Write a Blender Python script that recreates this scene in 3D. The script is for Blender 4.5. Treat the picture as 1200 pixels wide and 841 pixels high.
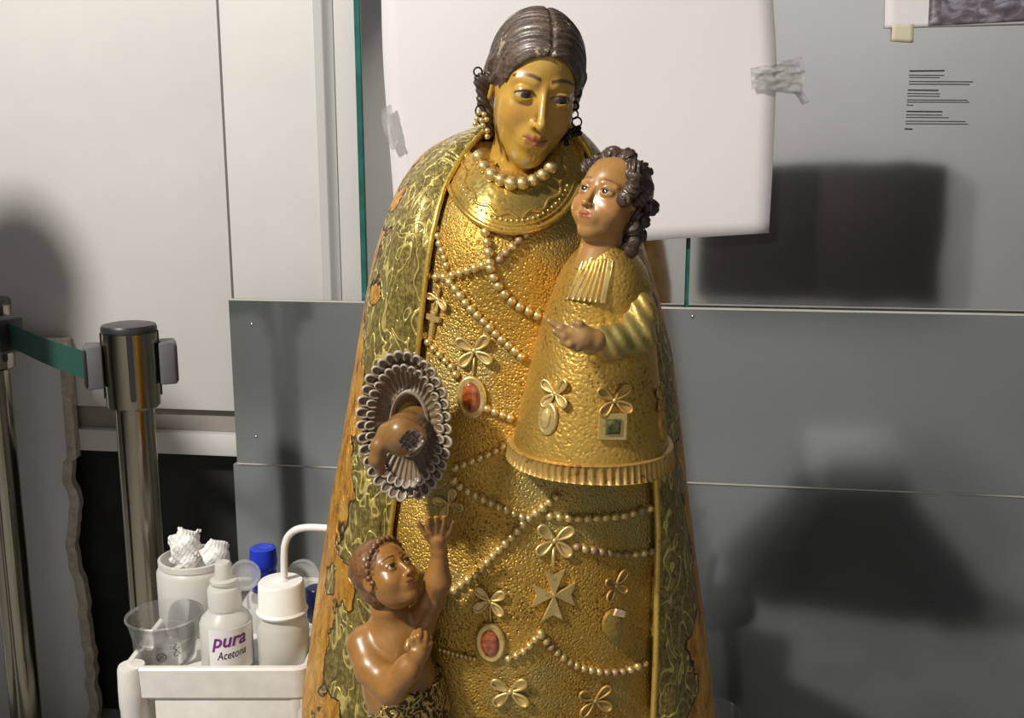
import bpy, bmesh, math, random
import numpy as np
from mathutils import Vector, Matrix, noise as mnoise

for o in list(bpy.data.objects):
    bpy.data.objects.remove(o, do_unlink=True)
S = bpy.context.scene
COL = S.collection
random.seed(7)

# ------------------------------------------------------------ camera
CAM_H, PITCH, FPX = 1.27, math.radians(11.0), 1200.0
cam = bpy.data.objects.new('camera', bpy.data.cameras.new('camera'))
COL.objects.link(cam)
cam.location = (0, 0, CAM_H)
cam.rotation_euler = (math.radians(90) - PITCH, 0, 0)
cam.data.sensor_width = 36.0
cam.data.lens = 36.0 * FPX / 1200.0
cam.data.clip_start = 0.02
S.camera = cam

# ------------------------------------------------------------ world, lights, exposure
S.view_settings.view_transform = 'Standard'
S.view_settings.look = 'None'
S.view_settings.gamma = 1.0
S.view_settings.use_curve_mapping = False
S.view_settings.exposure = 0.0
w = bpy.data.worlds.new('world'); S.world = w; w.use_nodes = True
w.node_tree.nodes['Background'].inputs[0].default_value = (0.55, 0.68, 1.0, 1)
w.node_tree.nodes['Background'].inputs[1].default_value = 0.02

def area_light(name, loc, target, size, power, color=(1, 1, 1), size_y=None, spread=180):
    l = bpy.data.lights.new(name, 'AREA'); l.energy = power; l.color = color
    l.shape = 'RECTANGLE' if size_y else 'DISK'
    l.size = size
    if size_y: l.size_y = size_y
    l.spread = math.radians(spread)
    o = bpy.data.objects.new(name, l); COL.objects.link(o)
    o.location = loc
    o.rotation_euler = (Vector(target) - Vector(loc)).to_track_quat('-Z', 'Y').to_euler()
    return o
KEY = Vector((-1.68, -0.22, 2.95))
area_light('spot_lamp_left_offscreen', KEY, (0.1, 1.3, 1.0), 0.24, 125, (1.0, 0.95, 0.87))
area_light('ceiling_lamp_rear_offscreen', (0.9, -0.45, 3.3), (0.9, -1.4, 1.7), 2.2, 9, (0.95, 0.97, 1.0), 0.4, 90)

# ------------------------------------------------------------ projection helpers
def ray(u, v):
    dx, dy = (u - 600) / FPX, (420.5 - v) / FPX
    return Vector((dx, math.cos(PITCH) + dy * math.sin(PITCH), -math.sin(PITCH) + dy * math.cos(PITCH)))
def P(u, v, Y):
    d = ray(u, v)
    return Vector((0, 0, CAM_H)) + d * (Y / d.y)
YAW = math.radians(8.0)
PEX = Vector((math.cos(YAW), -math.sin(YAW), 0)); PN = Vector((-math.sin(YAW), -math.cos(YAW), 0))
def hit(u, v, Y0, off=0.0):
    """point on the yawed showcase plane passing through (0, Y0), moved off towards the room"""
    d = ray(u, v)
    o = Vector((0, Y0, 0)) + PN * off - Vector((0, 0, CAM_H))
    t = o.dot(PN) / d.dot(PN)
    return Vector((0, 0, CAM_H)) + d * t

# ------------------------------------------------------------ object helpers
WM = {}
def link(name, mesh, mat=None, parent=None, M=None):
    o = bpy.data.objects.new(name, mesh)
    COL.objects.link(o)
    M = M or Matrix.Identity(4)
    WM[o.name] = M
    if parent is not None:
        o.parent = parent
        o.matrix_basis = WM[parent.name].inverted() @ M
    else:
        o.matrix_basis = M
    if mat is not None and mesh is not None and len(mesh.materials) == 0:
        mesh.materials.append(mat)
    return o
def tag(o, label=None, cat=None, group=None, kind=None):
    if label: o['label'] = label
    if cat: o['category'] = cat
    if group: o['group'] = group
    if kind: o['kind'] = kind
    return o
def empty(name, loc, **k):
    o = link(name, None, M=Matrix.Translation(Vector(loc)))
    o.empty_display_size = 0.05
    return tag(o, **k)
def mesh_from(name, verts, faces, smooth=True, origin=None, colors=None):
    me = bpy.data.meshes.new(name)
    verts = np.asarray(verts, dtype=np.float64).reshape(-1, 3)
    if origin is not None: verts = verts - np.array(origin)
    me.from_pydata(verts.tolist(), [], [tuple(int(i) for i in f) for f in faces] if not isinstance(faces, np.ndarray) else faces.tolist())
    me.validate()
    if smooth: me.polygons.foreach_set('use_smooth', [True] * len(me.polygons))
    if colors is not None:
        ca = me.color_attributes.new('Col', 'FLOAT_COLOR', 'POINT')
        c = np.ones((len(verts), 4), dtype=np.float32); c[:, :colors.shape[1]] = colors
        ca.data.foreach_set('color', c.ravel())
    me.update()
    return me
def part(name, me, mat, parent, org=None):
    """mesh given in world coordinates -> object whose origin sits at org (or its centre)"""
    co = np.array([v.co for v in me.vertices])
    if org is None: org = (co.min(0) + co.max(0)) / 2
    org = Vector(org)
    me.transform(Matrix.Translation(-org))
    return link(name, me, mat, parent, Matrix.Translation(org))
def bm_mesh(name, bm, smooth=False):
    bmesh.ops.recalc_face_normals(bm, faces=bm.faces)
    me = bpy.data.meshes.new(name); bm.to_mesh(me); bm.free()
    if smooth: me.polygons.foreach_set('use_smooth', [True] * len(me.polygons))
    return me
def auto_smooth(me, deg=35):
    me.polygons.foreach_set('use_smooth', [True] * len(me.polygons))
    bm = bmesh.new(); bm.from_mesh(me)
    for e in bm.edges:
        if len(e.link_faces) == 2 and e.calc_face_angle(0) > math.radians(deg): e.smooth = False
    bm.to_mesh(me); bm.free()
    return me
def slab(name, quad, n, th, bevel=0.0):
    """quad of 4 world points (front face), pushed back along -n by th"""
    bm = bmesh.new()
    f = [bm.verts.new(p) for p in quad]; b = [bm.verts.new(Vector(p) - Vector(n) * th) for p in quad]
    bm.faces.new(f); bm.faces.new(b[::-1])
    for i in range(4):
        j = (i + 1) % 4
        bm.faces.new((f[i], b[i], b[j], f[j]))
    if bevel:
        bmesh.ops.bevel(bm, geom=list(bm.edges), offset=bevel, segments=2, affect='EDGES', profile=0.5)
    me = bm_mesh(name, bm)
    return auto_smooth(me) if bevel else me
def box_mesh(name, lo, hi, bevel=0.0):
    x0, y0, z0 = lo; x1, y1, z1 = hi
    return slab(name, [(x0, y0, z0), (x1, y0, z0), (x1, y0, z1), (x0, y0, z1)], (0, -1, 0), y1 - y0, bevel)
def tube(name, pts, r, seg=8, closed=False, radii=None, cap=True):
    pts = [Vector(p) for p in pts]; n = len(pts)
    verts, faces = [], []
    up = Vector((0.13, 0.31, 0.94)).normalized()
    for i, p in enumerate(pts):
        a = pts[(i - 1) % n] if (closed or i) else p
        b = pts[(i + 1) % n] if (closed or i < n - 1) else p
        t = (b - a).normalized()
        s = t.cross(up)
        if s.length < 1e-4: s = t.cross(Vector((1, 0, 0)))
        s.normalize(); q = s.cross(t)
        rr = radii[i] if radii else r
        for k in range(seg):
            an = 2 * math.pi * k / seg
            verts.append(p + (s * math.cos(an) + q * math.sin(an)) * rr)
    m = n if closed else n - 1
    for i in range(m):
        for k in range(seg):
            i2 = (i + 1) % n
            faces.append((i * seg + k, i * seg + (k + 1) % seg, i2 * seg + (k + 1) % seg, i2 * seg + k))
    if not closed and cap:
        faces.append(tuple(range(seg))[::-1]); faces.append(tuple((n - 1) * seg + k for k in range(seg)))
    me = mesh_from(name, [tuple(v) for v in verts], faces)
    bm = bmesh.new(); bm.from_mesh(me); bmesh.ops.recalc_face_normals(bm, faces=bm.faces); bm.to_mesh(me); bm.free()
    return me
def lathe(name, prof, seg=48, smooth=40):
    """profile of (r, z); revolve about z"""
    verts, faces = [], []
    for r, z in prof:
        for k in range(seg):
            a = 2 * math.pi * k / seg
            verts.append((r * math.cos(a), r * math.sin(a), z))
    for i in range(len(prof) - 1):
        for k in range(seg):
            faces.append((i * seg + k, i * seg + (k + 1) % seg, (i + 1) * seg + (k + 1) % seg, (i + 1) * seg + k))
    me = mesh_from(name, verts, faces)
    bm = bmesh.new(); bm.from_mesh(me)
    bmesh.ops.remove_doubles(bm, verts=bm.verts, dist=1e-6)
    bmesh.ops.recalc_face_normals(bm, faces=bm.faces); bm.to_mesh(me); bm.free()
    return auto_smooth(me, smooth)
def catmull(pts, n, closed=False):
    pts = np.array([tuple(p) for p in pts], dtype=float); k = len(pts)
    if closed: ext = np.vstack([pts[-1:], pts, pts[:2]])
    else: ext = np.vstack([2 * pts[:1] - pts[1:2], pts, 2 * pts[-1:] - pts[-2:-1]])
    segs = k if closed else k - 1
    t = np.linspace(0, segs, n, endpoint=not closed)
    i = np.minimum(t.astype(int), segs - 1); f = (t - i)[:, None]
    p0, p1, p2, p3 = ext[i], ext[i + 1], ext[i + 2], ext[i + 3]
    return 0.5 * (2 * p1 + (p2 - p0) * f + (2 * p0 - 5 * p1 + 4 * p2 - p3) * f ** 2 + (3 * p1 - p0 - 3 * p2 + p3) * f ** 3)
def grid_faces(nr, nc, wrap=False):
    f = []
    for i in range(nr - 1):
        for j in range(nc if wrap else nc - 1):
            k = (j + 1) % nc
            f.append((i * nc + j, i * nc + k, (i + 1) * nc + k, (i + 1) * nc + j))
    return f
def join_meshes(name, mes):
    bm = bmesh.new()
    for m in mes:
        bm.from_mesh(m)
    me = bpy.data.meshes.new(name); bm.to_mesh(me); bm.free()
    return me

# ------------------------------------------------------------ signed distance sculpting
def ell(p, c, r):
    r = np.array(r, dtype=np.float32); q = (p - np.array(c, dtype=np.float32)) / r
    k0 = np.sqrt((q * q).sum(1)); k1 = np.sqrt(((q / r) ** 2).sum(1)) + 1e-9
    return k0 * (k0 - 1) / k1
def sph(p, c, r):
    d = p - np.array(c, dtype=np.float32)
    return np.sqrt((d * d).sum(1)) - r
def cap(p, a, b, ra, rb=None):
    rb = ra if rb is None else rb
    a = np.array(a, dtype=np.float32); b = np.array(b, dtype=np.float32)
    pa = p - a; ba = b - a
    h = np.clip((pa @ ba) / (ba @ ba), 0, 1)
    d = pa - h[:, None] * ba
    return np.sqrt((d * d).sum(1)) - (ra + (rb - ra) * h)
def smin(a, b, k):
    h = np.clip(0.5 + 0.5 * (b - a) / k, 0, 1)
    return b + (a - b) * h - k * h * (1 - h)
def smax(a, b, k): return -smin(-a, -b, k)
def chain(p, pts, radii, k=0.006):
    d = None
    for i in range(len(pts) - 1):
        c = cap(p, pts[i], pts[i + 1], radii[i], radii[i + 1])
        d = c if d is None else smin(d, c, k)
    return d
def sdf_mesh(fn, lo, hi, h, B=6):
    lo = np.array(lo, dtype=np.float64); hi = np.array(hi, dtype=np.float64)
    nb = np.maximum(1, np.ceil((hi - lo) / (h * B)).astype(int)); n = nb * B
    ax = [lo[i] + (np.arange(nb[i]) + 0.5) * B * h - h / 2 for i in range(3)]
    G = np.stack(np.meshgrid(*ax, indexing='ij'), -1).reshape(-1, 3).astype(np.float32)
    dc = fn(G)
    keep = np.abs(dc) < B * h * 0.87 * 1.7
    D = np.repeat(np.repeat(np.repeat(dc.reshape(nb), B, 0), B, 1), B, 2).astype(np.float32)
    idx = np.argwhere(keep.reshape(nb))
    off = np.stack(np.meshgrid(*[np.arange(B)] * 3, indexing='ij'), -1).reshape(-1, 3)
    ii = (idx[:, None, :] * B + off[None]).reshape(-1, 3)
    for s in range(0, len(ii), 400000):
        q = ii[s:s + 400000]
        D[q[:, 0], q[:, 1], q[:, 2]] = fn((lo + q * h).astype(np.float32))
    D[0] = D[-1] = np.maximum(D[0], h); D[:, 0] = np.maximum(D[:, 0], h); D[:, -1] = np.maximum(D[:, -1], h)
    D[:, :, 0] = np.maximum(D[:, :, 0], h); D[:, :, -1] = np.maximum(D[:, :, -1], h); D[0] = np.maximum(D[0], h); D[-1] = np.maximum(D[-1], h)
    ins = D < 0
    cnt = np.zeros(tuple(n - 1), dtype=np.int8)
    C8 = [(i, j, k) for i in (0, 1) for j in (0, 1) for k in (0, 1)]
    for i, j, k in C8:
        cnt += ins[i:n[0] - 1 + i, j:n[1] - 1 + j, k:n[2] - 1 + k]
    act = np.argwhere((cnt > 0) & (cnt < 8))
    vid = -np.ones(tuple(n - 1), dtype=np.int64); vid[act[:, 0], act[:, 1], act[:, 2]] = np.arange(len(act))
    acc = np.zeros((len(act), 3)); num = np.zeros(len(act))
    for a in C8:
        for axx in range(3):
            if a[axx]: continue
            b = list(a); b[axx] = 1
            da = D[act[:, 0] + a[0], act[:, 1] + a[1], act[:, 2] + a[2]]
            db = D[act[:, 0] + b[0], act[:, 1] + b[1], act[:, 2] + b[2]]
            m = (da < 0) != (db < 0)
            t = np.where(m, da / np.where(m, da - db, 1), 0)
            pt = np.tile(np.array(a, dtype=float), (len(act), 1)); pt[:, axx] += t
            acc += pt * m[:, None]; num += m
    V = lo + (act + acc / num[:, None]) * h
    F = []
    for axx in range(3):
        o1, o2 = [(1, 2), (2, 0), (0, 1)][axx]
        sl0 = [slice(None)] * 3; sl1 = [slice(None)] * 3
        sl0[axx] = slice(0, -1); sl1[axx] = slice(1, None)
        A, Bv = ins[tuple(sl0)], ins[tuple(sl1)]
        e = np.argwhere(A != Bv)
        e = e[(e[:, o1] > 0) & (e[:, o2] > 0) & (e[:, o1] < n[o1] - 1) & (e[:, o2] < n[o2] - 1)]
        fl = A[e[:, 0], e[:, 1], e[:, 2]]
        u1 = np.zeros(3, int); u1[o1] = 1; u2 = np.zeros(3, int); u2[o2] = 1
        def g(x): return vid[x[:, 0], x[:, 1], x[:, 2]]
        q = np.stack([g(e - u1 - u2), g(e - u2), g(e), g(e - u1)], 1)
        q = np.where(fl[:, None], q, q[:, ::-1])
        F.append(q)
    F = np.concatenate(F); F = F[(F >= 0).all(1)]
    return V, F
def rot(roll=0, yaw=0, pitch=0):
    R = math.radians
    return Matrix.Rotation(R(roll), 3, 'Y') @ Matrix.Rotation(R(yaw), 3, 'Z') @ Matrix.Rotation(R(pitch), 3, 'X')

# ------------------------------------------------------------ material helpers
class NT:
    def __init__(self, name):
        self.m = bpy.data.materials.new(name); self.m.use_nodes = True
        self.t = self.m.node_tree; self.b = self.t.nodes['Principled BSDF']; self.out = self.t.nodes['Material Output']
    def n(self, kind, **ins):
        nd = self.t.nodes.new(kind)
        for k, v in ins.items():
            k2 = k.replace('_', ' ')
            if k2 in nd.inputs: self.set(nd.inputs[k2], v)
            elif k in nd.inputs: self.set(nd.inputs[k], v)
            else: setattr(nd, k, v)
        return nd
    def set(self, sock, v):
        if isinstance(v, bpy.types.NodeSocket): self.t.links.new(v, sock)
        elif isinstance(v, (tuple, list)) and len(v) == 3 and sock.type == 'RGBA': sock.default_value = (*v, 1)
        else: sock.default_value = v
    def P(self, **k):
        for a, v in k.items(): self.set(self.b.inputs[a.replace('_', ' ')], v)
        return self
    def obj(self): return self.n('ShaderNodeTexCoord').outputs['Object']
    def gen(self, x): return self.n('ShaderNodeTexCoord').outputs[x]
    def map(self, vec, scale=(1, 1, 1), rot=(0, 0, 0)):
        nd = self.n('ShaderNodeMapping', Vector=vec); nd.inputs['Scale'].default_value = scale; nd.inputs['Rotation'].default_value = rot
        return nd.outputs[0]
    def noise(self, vec, scale, detail=4, rough=0.55, dist=0.0):
        return self.n('ShaderNodeTexNoise', Vector=vec, Scale=scale, Detail=detail, Roughness=rough, Distortion=dist).outputs['Fac']
    def voro(self, vec, scale, feature='F1', out='Distance', rnd=1.0):
        nd = self.n('ShaderNodeTexVoronoi', Vector=vec, feature=feature); nd.inputs['Scale'].default_value = scale
        nd.inputs['Randomness'].default_value = rnd
        return nd.outputs[out]
    def ramp(self, fac, stops, interp='LINEAR'):
        nd = self.n('ShaderNodeValToRGB', Fac=fac); cr = nd.color_ramp; cr.interpolation = interp
        while len(cr.elements) < len(stops): cr.elements.new(0.5)
        for e, (p, c) in zip(cr.elements, stops):
            e.position = p; e.color = (*c, 1) if isinstance(c, (tuple, list)) else (c, c, c, 1)
        return nd.outputs[0]
    def mix(self, f, a, b, mode='MIX'):
        nd = self.n('ShaderNodeMix', data_type='RGBA', blend_type=mode)
        self.set(nd.inputs[0], f); self.set(nd.inputs[6], a); self.set(nd.inputs[7], b)
        return nd.outputs[2]
    def math(self, op, a, b=0.0, c=0.0):
        nd = self.n('ShaderNodeMath', operation=op); self.set(nd.inputs[0], a); self.set(nd.inputs[1], b)
        if op in ('MULTIPLY_ADD', 'SMOOTH_MIN'): self.set(nd.inputs[2], c)
        return nd.outputs[0]
    def bump(self, h, strength=0.5, dist=0.002, normal=None):
        nd = self.n('ShaderNodeBump', Height=h); nd.inputs['Strength'].default_value = strength; nd.inputs['Distance'].default_value = dist
        if normal is not None: self.set(nd.inputs['Normal'], normal)
        return nd.outputs[0]
    def attr(self, name, out='Color'):
        nd = self.n('ShaderNodeAttribute'); nd.attribute_name = name
        return nd.outputs[out]
def plain(name, col, rough=0.5, metal=0.0, var=0.06, scale=30, bump=0.0, **k):
    t = NT(name); v = t.obj(); nz = t.noise(v, scale)
    c2 = tuple(max(0, x * (1 - var * 2)) for x in col); c3 = tuple(min(1, x * (1 + var)) for x in col)
    t.P(Base_Color=t.ramp(nz, [(0.3, c2), (0.7, c3)]), Roughness=rough, Metallic=metal)
    if bump: t.P(Normal=t.bump(t.noise(v, scale * 8), bump, 0.001))
    t.P(**k)
    return t.m
# ============================================================ the setting
M_wall = plain('white_wall_paint', (0.62, 0.61, 0.595), 0.45, var=0.03, scale=3)
M_room = plain('room_wall_paint', (0.62, 0.61, 0.60), 0.7, var=0.03, scale=2)
M_side = plain('dark_grey_side_wall', (0.16, 0.17, 0.19), 0.7, var=0.03, scale=2)
M_floor = plain('grey_floor', (0.34, 0.34, 0.34), 0.5, var=0.1, scale=6)
M_dark = plain('dark_void_panel', (0.018, 0.019, 0.019), 0.7, var=0.3, scale=9)
M_rail = plain('grey_rail', (0.30, 0.28, 0.25), 0.5, var=0.05)
M_darkcab = plain('black_brown_laminate', (0.02, 0.016, 0.014), 0.45, var=0.2)

def struct(name, me, mat, parent=None):
    o = part(name, me, mat, parent)
    if parent is None: tag(o, kind='structure')
    return o
struct('floor', slab('floor', [(-3.2, -1.4, 0), (3.2, -1.4, 0), (3.2, 3.2, 0), (-3.2, 3.2, 0)], (0, 0, 1), 0.06), M_floor)
struct('ceiling', slab('ceiling', [(-3.2, 3.2, 3.4), (3.2, 3.2, 3.4), (3.2, -1.4, 3.4), (-3.2, -1.4, 3.4)], (0, 0, -1), 0.06), M_side)
struct('wall_rear', slab('wall_rear', [(3.2, -1.4, 0), (-3.2, -1.4, 0), (-3.2, -1.4, 3.4), (3.2, -1.4, 3.4)], (0, 1, 0), 0.06), M_room)
struct('wall_right', slab('wall_right', [(3.2, 3.2, 0), (3.2, -1.4, 0), (3.2, -1.4, 3.4), (3.2, 3.2, 3.4)], (-1, 0, 0), 0.06), M_side)
struct('wall_left', slab('wall_left', [(-3.2, -1.4, 0), (-3.2, 3.2, 0), (-3.2, 3.2, 3.4), (-3.2, -1.4, 3.4)], (1, 0, 0), 0.06), M_side)
struct('wall_back', slab('wall_back', [(-3.2, 3.0, 0), (3.2, 3.0, 0), (3.2, 3.0, 3.4), (-3.2, 3.0, 3.4)], (0, -1, 0), 0.06), M_dark)

YP = 1.95            # showcase plane
YW = 2.03            # white boards behind on the left
def zrow(v, Y0, u=600, off=0): return hit(u, v, Y0, off).z
def plane_rect(name, u0, u1, z0, z1, Y0, off, th, bev=0.0, vref=420):
    a = hit(u0, vref, Y0, off); b = hit(u1, vref, Y0, off)
    q = [(a.x, a.y, z0), (b.x, b.y, z0), (b.x, b.y, z1), (a.x, a.y, z1)]
    return slab(name, q, PN, th, bev)
# white boards on the left
zb = zrow(478, YW, 170)
wb = struct('wall_white', plane_rect('wall_white', -420, 258.5, zb, 2.9, YW, 0, 0.03, 0.0015, 100), M_wall)
struct('wall_board', plane_rect('wall_board', 261, 440, zb, 2.9, YW, 0, 0.03, 0.0015, 100), M_wall)
struct('trim_1', plane_rect('trim_1', -420, 300, zrow(505, YW, 170), zb - 0.0005, YW, -0.02, 0.03, 0.001), M_rail)
struct('trim_2', plane_rect('trim_2', -420, 300, zrow(530, YW, 170), zrow(505, YW, 170) - 0.0005, YW, 0.004, 0.04, 0.002), M_wall)
struct('wall_recess', plane_rect('wall_recess', -420, 310, 0.0, zrow(530, YW, 170) - 0.0005, YW, -0.05, 0.03), M_dark)
# profiled upright post beside the glass
t = NT('post_paint'); t.P(Base_Color=(0.46, 0.46, 0.46), Roughness=0.25); M_post = t.m
pa = hit(381, 100, YW, 0.0)
bm = bmesh.new()
prof = [(-0.020, 0), (-0.018, 0.004), (-0.004, 0.012), (0.002, 0.016), (0.006, 0.014), (0.010, 0.006), (0.020, 0.003), (0.021, 0)]
lo = [bm.verts.new(Vector((pa.x, pa.y, 0.75)) + PEX * a + PN * b) for a, b in prof]
hi = [bm.verts.new(Vector((pa.x, pa.y, 2.9)) + PEX * a + PN * b) for a, b in prof]
for i in range(len(prof)):
    j = (i + 1) % len(prof); bm.faces.new((lo[i], lo[j], hi[j], hi[i]))
bm.faces.new(lo[::-1]); bm.faces.new(hi)
struct('trim_3', auto_smooth(bm_mesh('trim_3', bm), 50), M_post)

# glass showcase: reflecting grey panes, green edges
t = NT('grey_mirror_glass'); v = t.obj()
gl = t.n('ShaderNodeBsdfGlossy'); gl.inputs['Color'].default_value = (0.95, 0.95, 0.95, 1); gl.inputs['Roughness'].default_value = 0.06
t.set(gl.inputs['Normal'], t.bump(t.noise(v, 3.0, 2), 0.04, 0.02))
t.P(Base_Color=(0.035, 0.034, 0.033), Roughness=0.3, Specular_IOR_Level=0.0)
mx = t.n('ShaderNodeMixShader'); mx.inputs[0].default_value = 0.74
t.t.links.new(t.b.outputs[0], mx.inputs[1]); t.t.links.new(gl.outputs[0], mx.inputs[2]); t.t.links.new(mx.outputs[0], t.out.inputs[0])
M_pane = t.m
M_teal = plain('green_glass_edge', (0.02, 0.13, 0.11), 0.15, var=0.15, scale=20)
zp = zrow(361, YP, 800, 0)
wn = struct('window_1', plane_rect('window_1', 429.5, 803, zp - 0.02, 2.8, YP, -0.03, 0.008, 0, 320), M_pane)
wn2 = struct('window_2', plane_rect('window_2', 808, 2300, zp - 0.02, 2.8, YP, -0.03, 0.008, 0, 320), M_pane)
struct('glass_edge', plane_rect('glass_edge', 423, 429.3, zp - 0.02, 2.8, YP, -0.024, 0.02, 0.0008, 320), M_teal, wn)
struct('glass_edge', plane_rect('glass_edge', 803.2, 807.8, zp - 0.02, 2.8, YP, -0.033, 0.008, 0.0005, 320), M_teal, wn2)

# grey boards under the glass
def board_mat(name, col, rough, mirror):
    t = NT(name); v = t.obj()
    nz = t.noise(v, 2.5, 3)
    t.P(Base_Color=t.ramp(nz, [(0.3, tuple(c * 0.93 for c in col)), (0.7, col)]), Roughness=0.5, Specular_IOR_Level=0.0)
    gl = t.n('ShaderNodeBsdfGlossy'); gl.inputs['Color'].default_value = (0.92, 0.96, 0.97, 1); gl.inputs['Roughness'].default_value = rough
    t.set(gl.inputs['Normal'], t.bump(t.noise(t.map(v, (1, 1, 3)), 240, 2), 0.03, 0.0006))
    mx = t.n('ShaderNodeMixShader'); mx.inputs[0].default_value = mirror
    t.t.links.new(t.b.outputs[0], mx.inputs[1]); t.t.links.new(gl.outputs[0], mx.inputs[2]); t.t.links.new(mx.outputs[0], t.out.inputs[0])
    return t.m
M_b1 = M_b2 = board_mat('grey_satin_board', (0.115, 0.126, 0.129), 0.11, 0.33)
M_screw = plain('zinc_screw', (0.7, 0.7, 0.68), 0.25, 1.0)
bz1 = zrow(566, YP, 820)
b1 = struct('wall_panel', plane_rect('wall_panel', 272.5, 2300, bz1, zp, YP, 0.0, 0.018, 0, 440), M_b1)
b2 = struct('wall_panel_lower', plane_rect('wall_panel_lower', 276.5, 2300, 0.02, bz1 - 0.003, YP, -0.004, 0.018, 0, 600), M_b2)
M_edge = plain('board_edge_pale', (0.55, 0.53, 0.48), 0.4)
struct('edge_strip', plane_rect('edge_strip', 273, 2300, bz1 - 0.0008, bz1 + 0.0016, YP, 0.0012, 0.012, 0, 440), M_edge, b1)
struct('edge_strip', plane_rect('edge_strip', 273, 2300, zp - 0.0018, zp + 0.0004, YP, 0.0012, 0.012, 0, 440), M_edge, b1)
for (u, v) in ((295, 380), (300, 512), (812, 371)):
    c = hit(u, v, YP, 0.0006)
    me = lathe('screw', [(0, 0.0016), (0.002, 0.0015), (0.0034, 0.0006), (0.0037, 0)], 14)
    R = PN.to_track_quat('Z', 'Y').to_matrix().to_4x4()
    link('screw', me, M_screw, b1, Matrix.Translation(c) @ R)

# ------------------------------------------------------------ paper, prints, tape
t = NT('white_paper'); v = t.obj()
t.P(Base_Color=(0.70, 0.67, 0.685), Roughness=0.75, Normal=t.bump(t.noise(v, 25, 3), 0.06, 0.004)); M_paper = t.m
def sheet(name, outline_l, outline_r, Y0, offf, n=24, m=24, th=0.0006):
    L = catmull([(*q, 0) for q in outline_l], n); Rr = catmull([(*q, 0) for q in outline_r], n)
    vs = []
    for layer in (0, 1):
        for i in range(n):
            for j in range(m):
                s = j / (m - 1); u = L[i, 0] * (1 - s) + Rr[i, 0] * s; v = L[i, 1] * (1 - s) + Rr[i, 1] * s
                vs.append(tuple(hit(u, v, Y0, offf(s, i / (n - 1)) - layer * th)))
    f = grid_faces(n, m); k = n * m
    f2 = [tuple(k + a for a in q[::-1]) for q in f]
    bd = [(i * m, (i + 1) * m) for i in range(n - 1)] + [((i + 1) * m + m - 1, i * m + m - 1) for i in range(n - 1)] + \
         [(j + 1, j) for j in range(m - 1)] + [((n - 1) * m + j, (n - 1) * m + j + 1) for j in range(m - 1)]
    f3 = [(a, b, k + b, k + a) for a, b in bd]
    return mesh_from(name, vs, f + f2 + f3)
me = sheet('paper_backdrop', [(446, -60), (447, 10), (449, 70), (453, 130), (460, 215), (466, 300)],
           [(903, -66), (906, 0), (910, 70), (908, 140), (905, 205), (901, 273)], YP,
           lambda s, q: -0.024 + 0.016 * math.sin(math.pi * s) ** 0.5 * 0.4 + 0.014 * s * q + 0.004 * math.sin(q * 5 + s * 3))
pb = tag(part('paper_backdrop', me, M_paper, None), 'large blank white paper sheet taped behind the gilded statue', 'paper')

t = NT('print_picture'); v = t.obj()
c1 = t.ramp(t.noise(t.map(v, (1, 1, 1.6)), 26, 5, 0.6, 1.2), [(0.3, (0.07, 0.05, 0.06)), (0.5, (0.13, 0.11, 0.13)), (0.66, (0.30, 0.30, 0.38))])
t.P(Base_Color=c1, Roughness=0.4); M_print = t.m
me = sheet('photo_print', [(1038, -60), (1037.5, -20), (1036.5, 33)], [(1330, -74), (1331, -30), (1332, 24)], YP,
           lambda s, q: -0.026 + 0.01 * q * s)
pp = tag(part('photo_print', me, M_paper, None), 'white printed sheet with a dark blurry picture, held by masking tape', 'print')
me = sheet('picture', [(1092, -60), (1090, -20), (1087.5, 30.5)], [(1330, -74), (1330, -35), (1331, 18)], YP, lambda s, q: -0.0250 + 0.01 * q * (0.18 + 0.82 * s), th=0.0004)
part('picture', me, M_print, pp)
t = NT('masking_tape'); t.P(Base_Color=(0.62, 0.58, 0.42), Roughness=0.7, Normal=t.bump(t.noise(t.obj(), 500), 0.3, 0.0005)); M_tape = t.m
me = sheet('masking_tape', [(1045.5, 28), (1044.5, 48)], [(1071, 28), (1070.5, 49.5)], YP, lambda s, q: -0.0238 - 0.002 * q, 6, 6, 0.0003)
tag(part('masking_tape', me, M_tape, None), 'small cream masking tape piece under the printed sheet corner', 'tape')

# clear crinkled tape
t = NT('clear_tape'); v = t.obj()
gb = t.n('ShaderNodeBsdfGlossy'); gb.inputs['Roughness'].default_value = 0.12
tr = t.n('ShaderNodeBsdfTransparent'); tr.inputs['Color'].default_value = (0.97, 0.97, 0.97, 1)
df = t.n('ShaderNodeBsdfDiffuse'); df.inputs['Color'].default_value = (0.85, 0.85, 0.85, 1)
md = t.n('ShaderNodeMixShader'); md.inputs[0].default_value = 0.14
t.t.links.new(tr.outputs[0], md.inputs[1]); t.t.links.new(df.outputs[0], md.inputs[2])
t.set(gb.inputs['Normal'], t.bump(t.noise(v, 130, 4, 0.6, 0.8), 1.0, 0.01))
mx = t.n('ShaderNodeMixShader'); mx.inputs[0].default_value = 0.26
t.t.links.new(md.outputs[0], mx.inputs[1]); t.t.links.new(gb.outputs[0], mx.inputs[2]); t.t.links.new(mx.outputs[0], t.out.inputs[0])
M_clear = t.m
def tape(label, ul, ur, amp):
    def f(s, q):
        x = Vector((s * 5, q * 5, amp * 100))
        return -0.005 + amp * (mnoise.noise(x) + 0.6 * mnoise.noise(x * 2.3))
    me = sheet('clear_tape', ul, ur, YP, f, 26, 30, 0.0002)
    me.polygons.foreach_set('use_smooth', [False] * len(me.polygons))
    tag(part('clear_tape', me, M_clear, None), label, 'tape')
tape('crumpled clear tape on the paper edge beside the printed wall text', [(879, 80), (881, 104)], [(940, 66), (944, 88), (938, 108)], 0.007)
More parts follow.
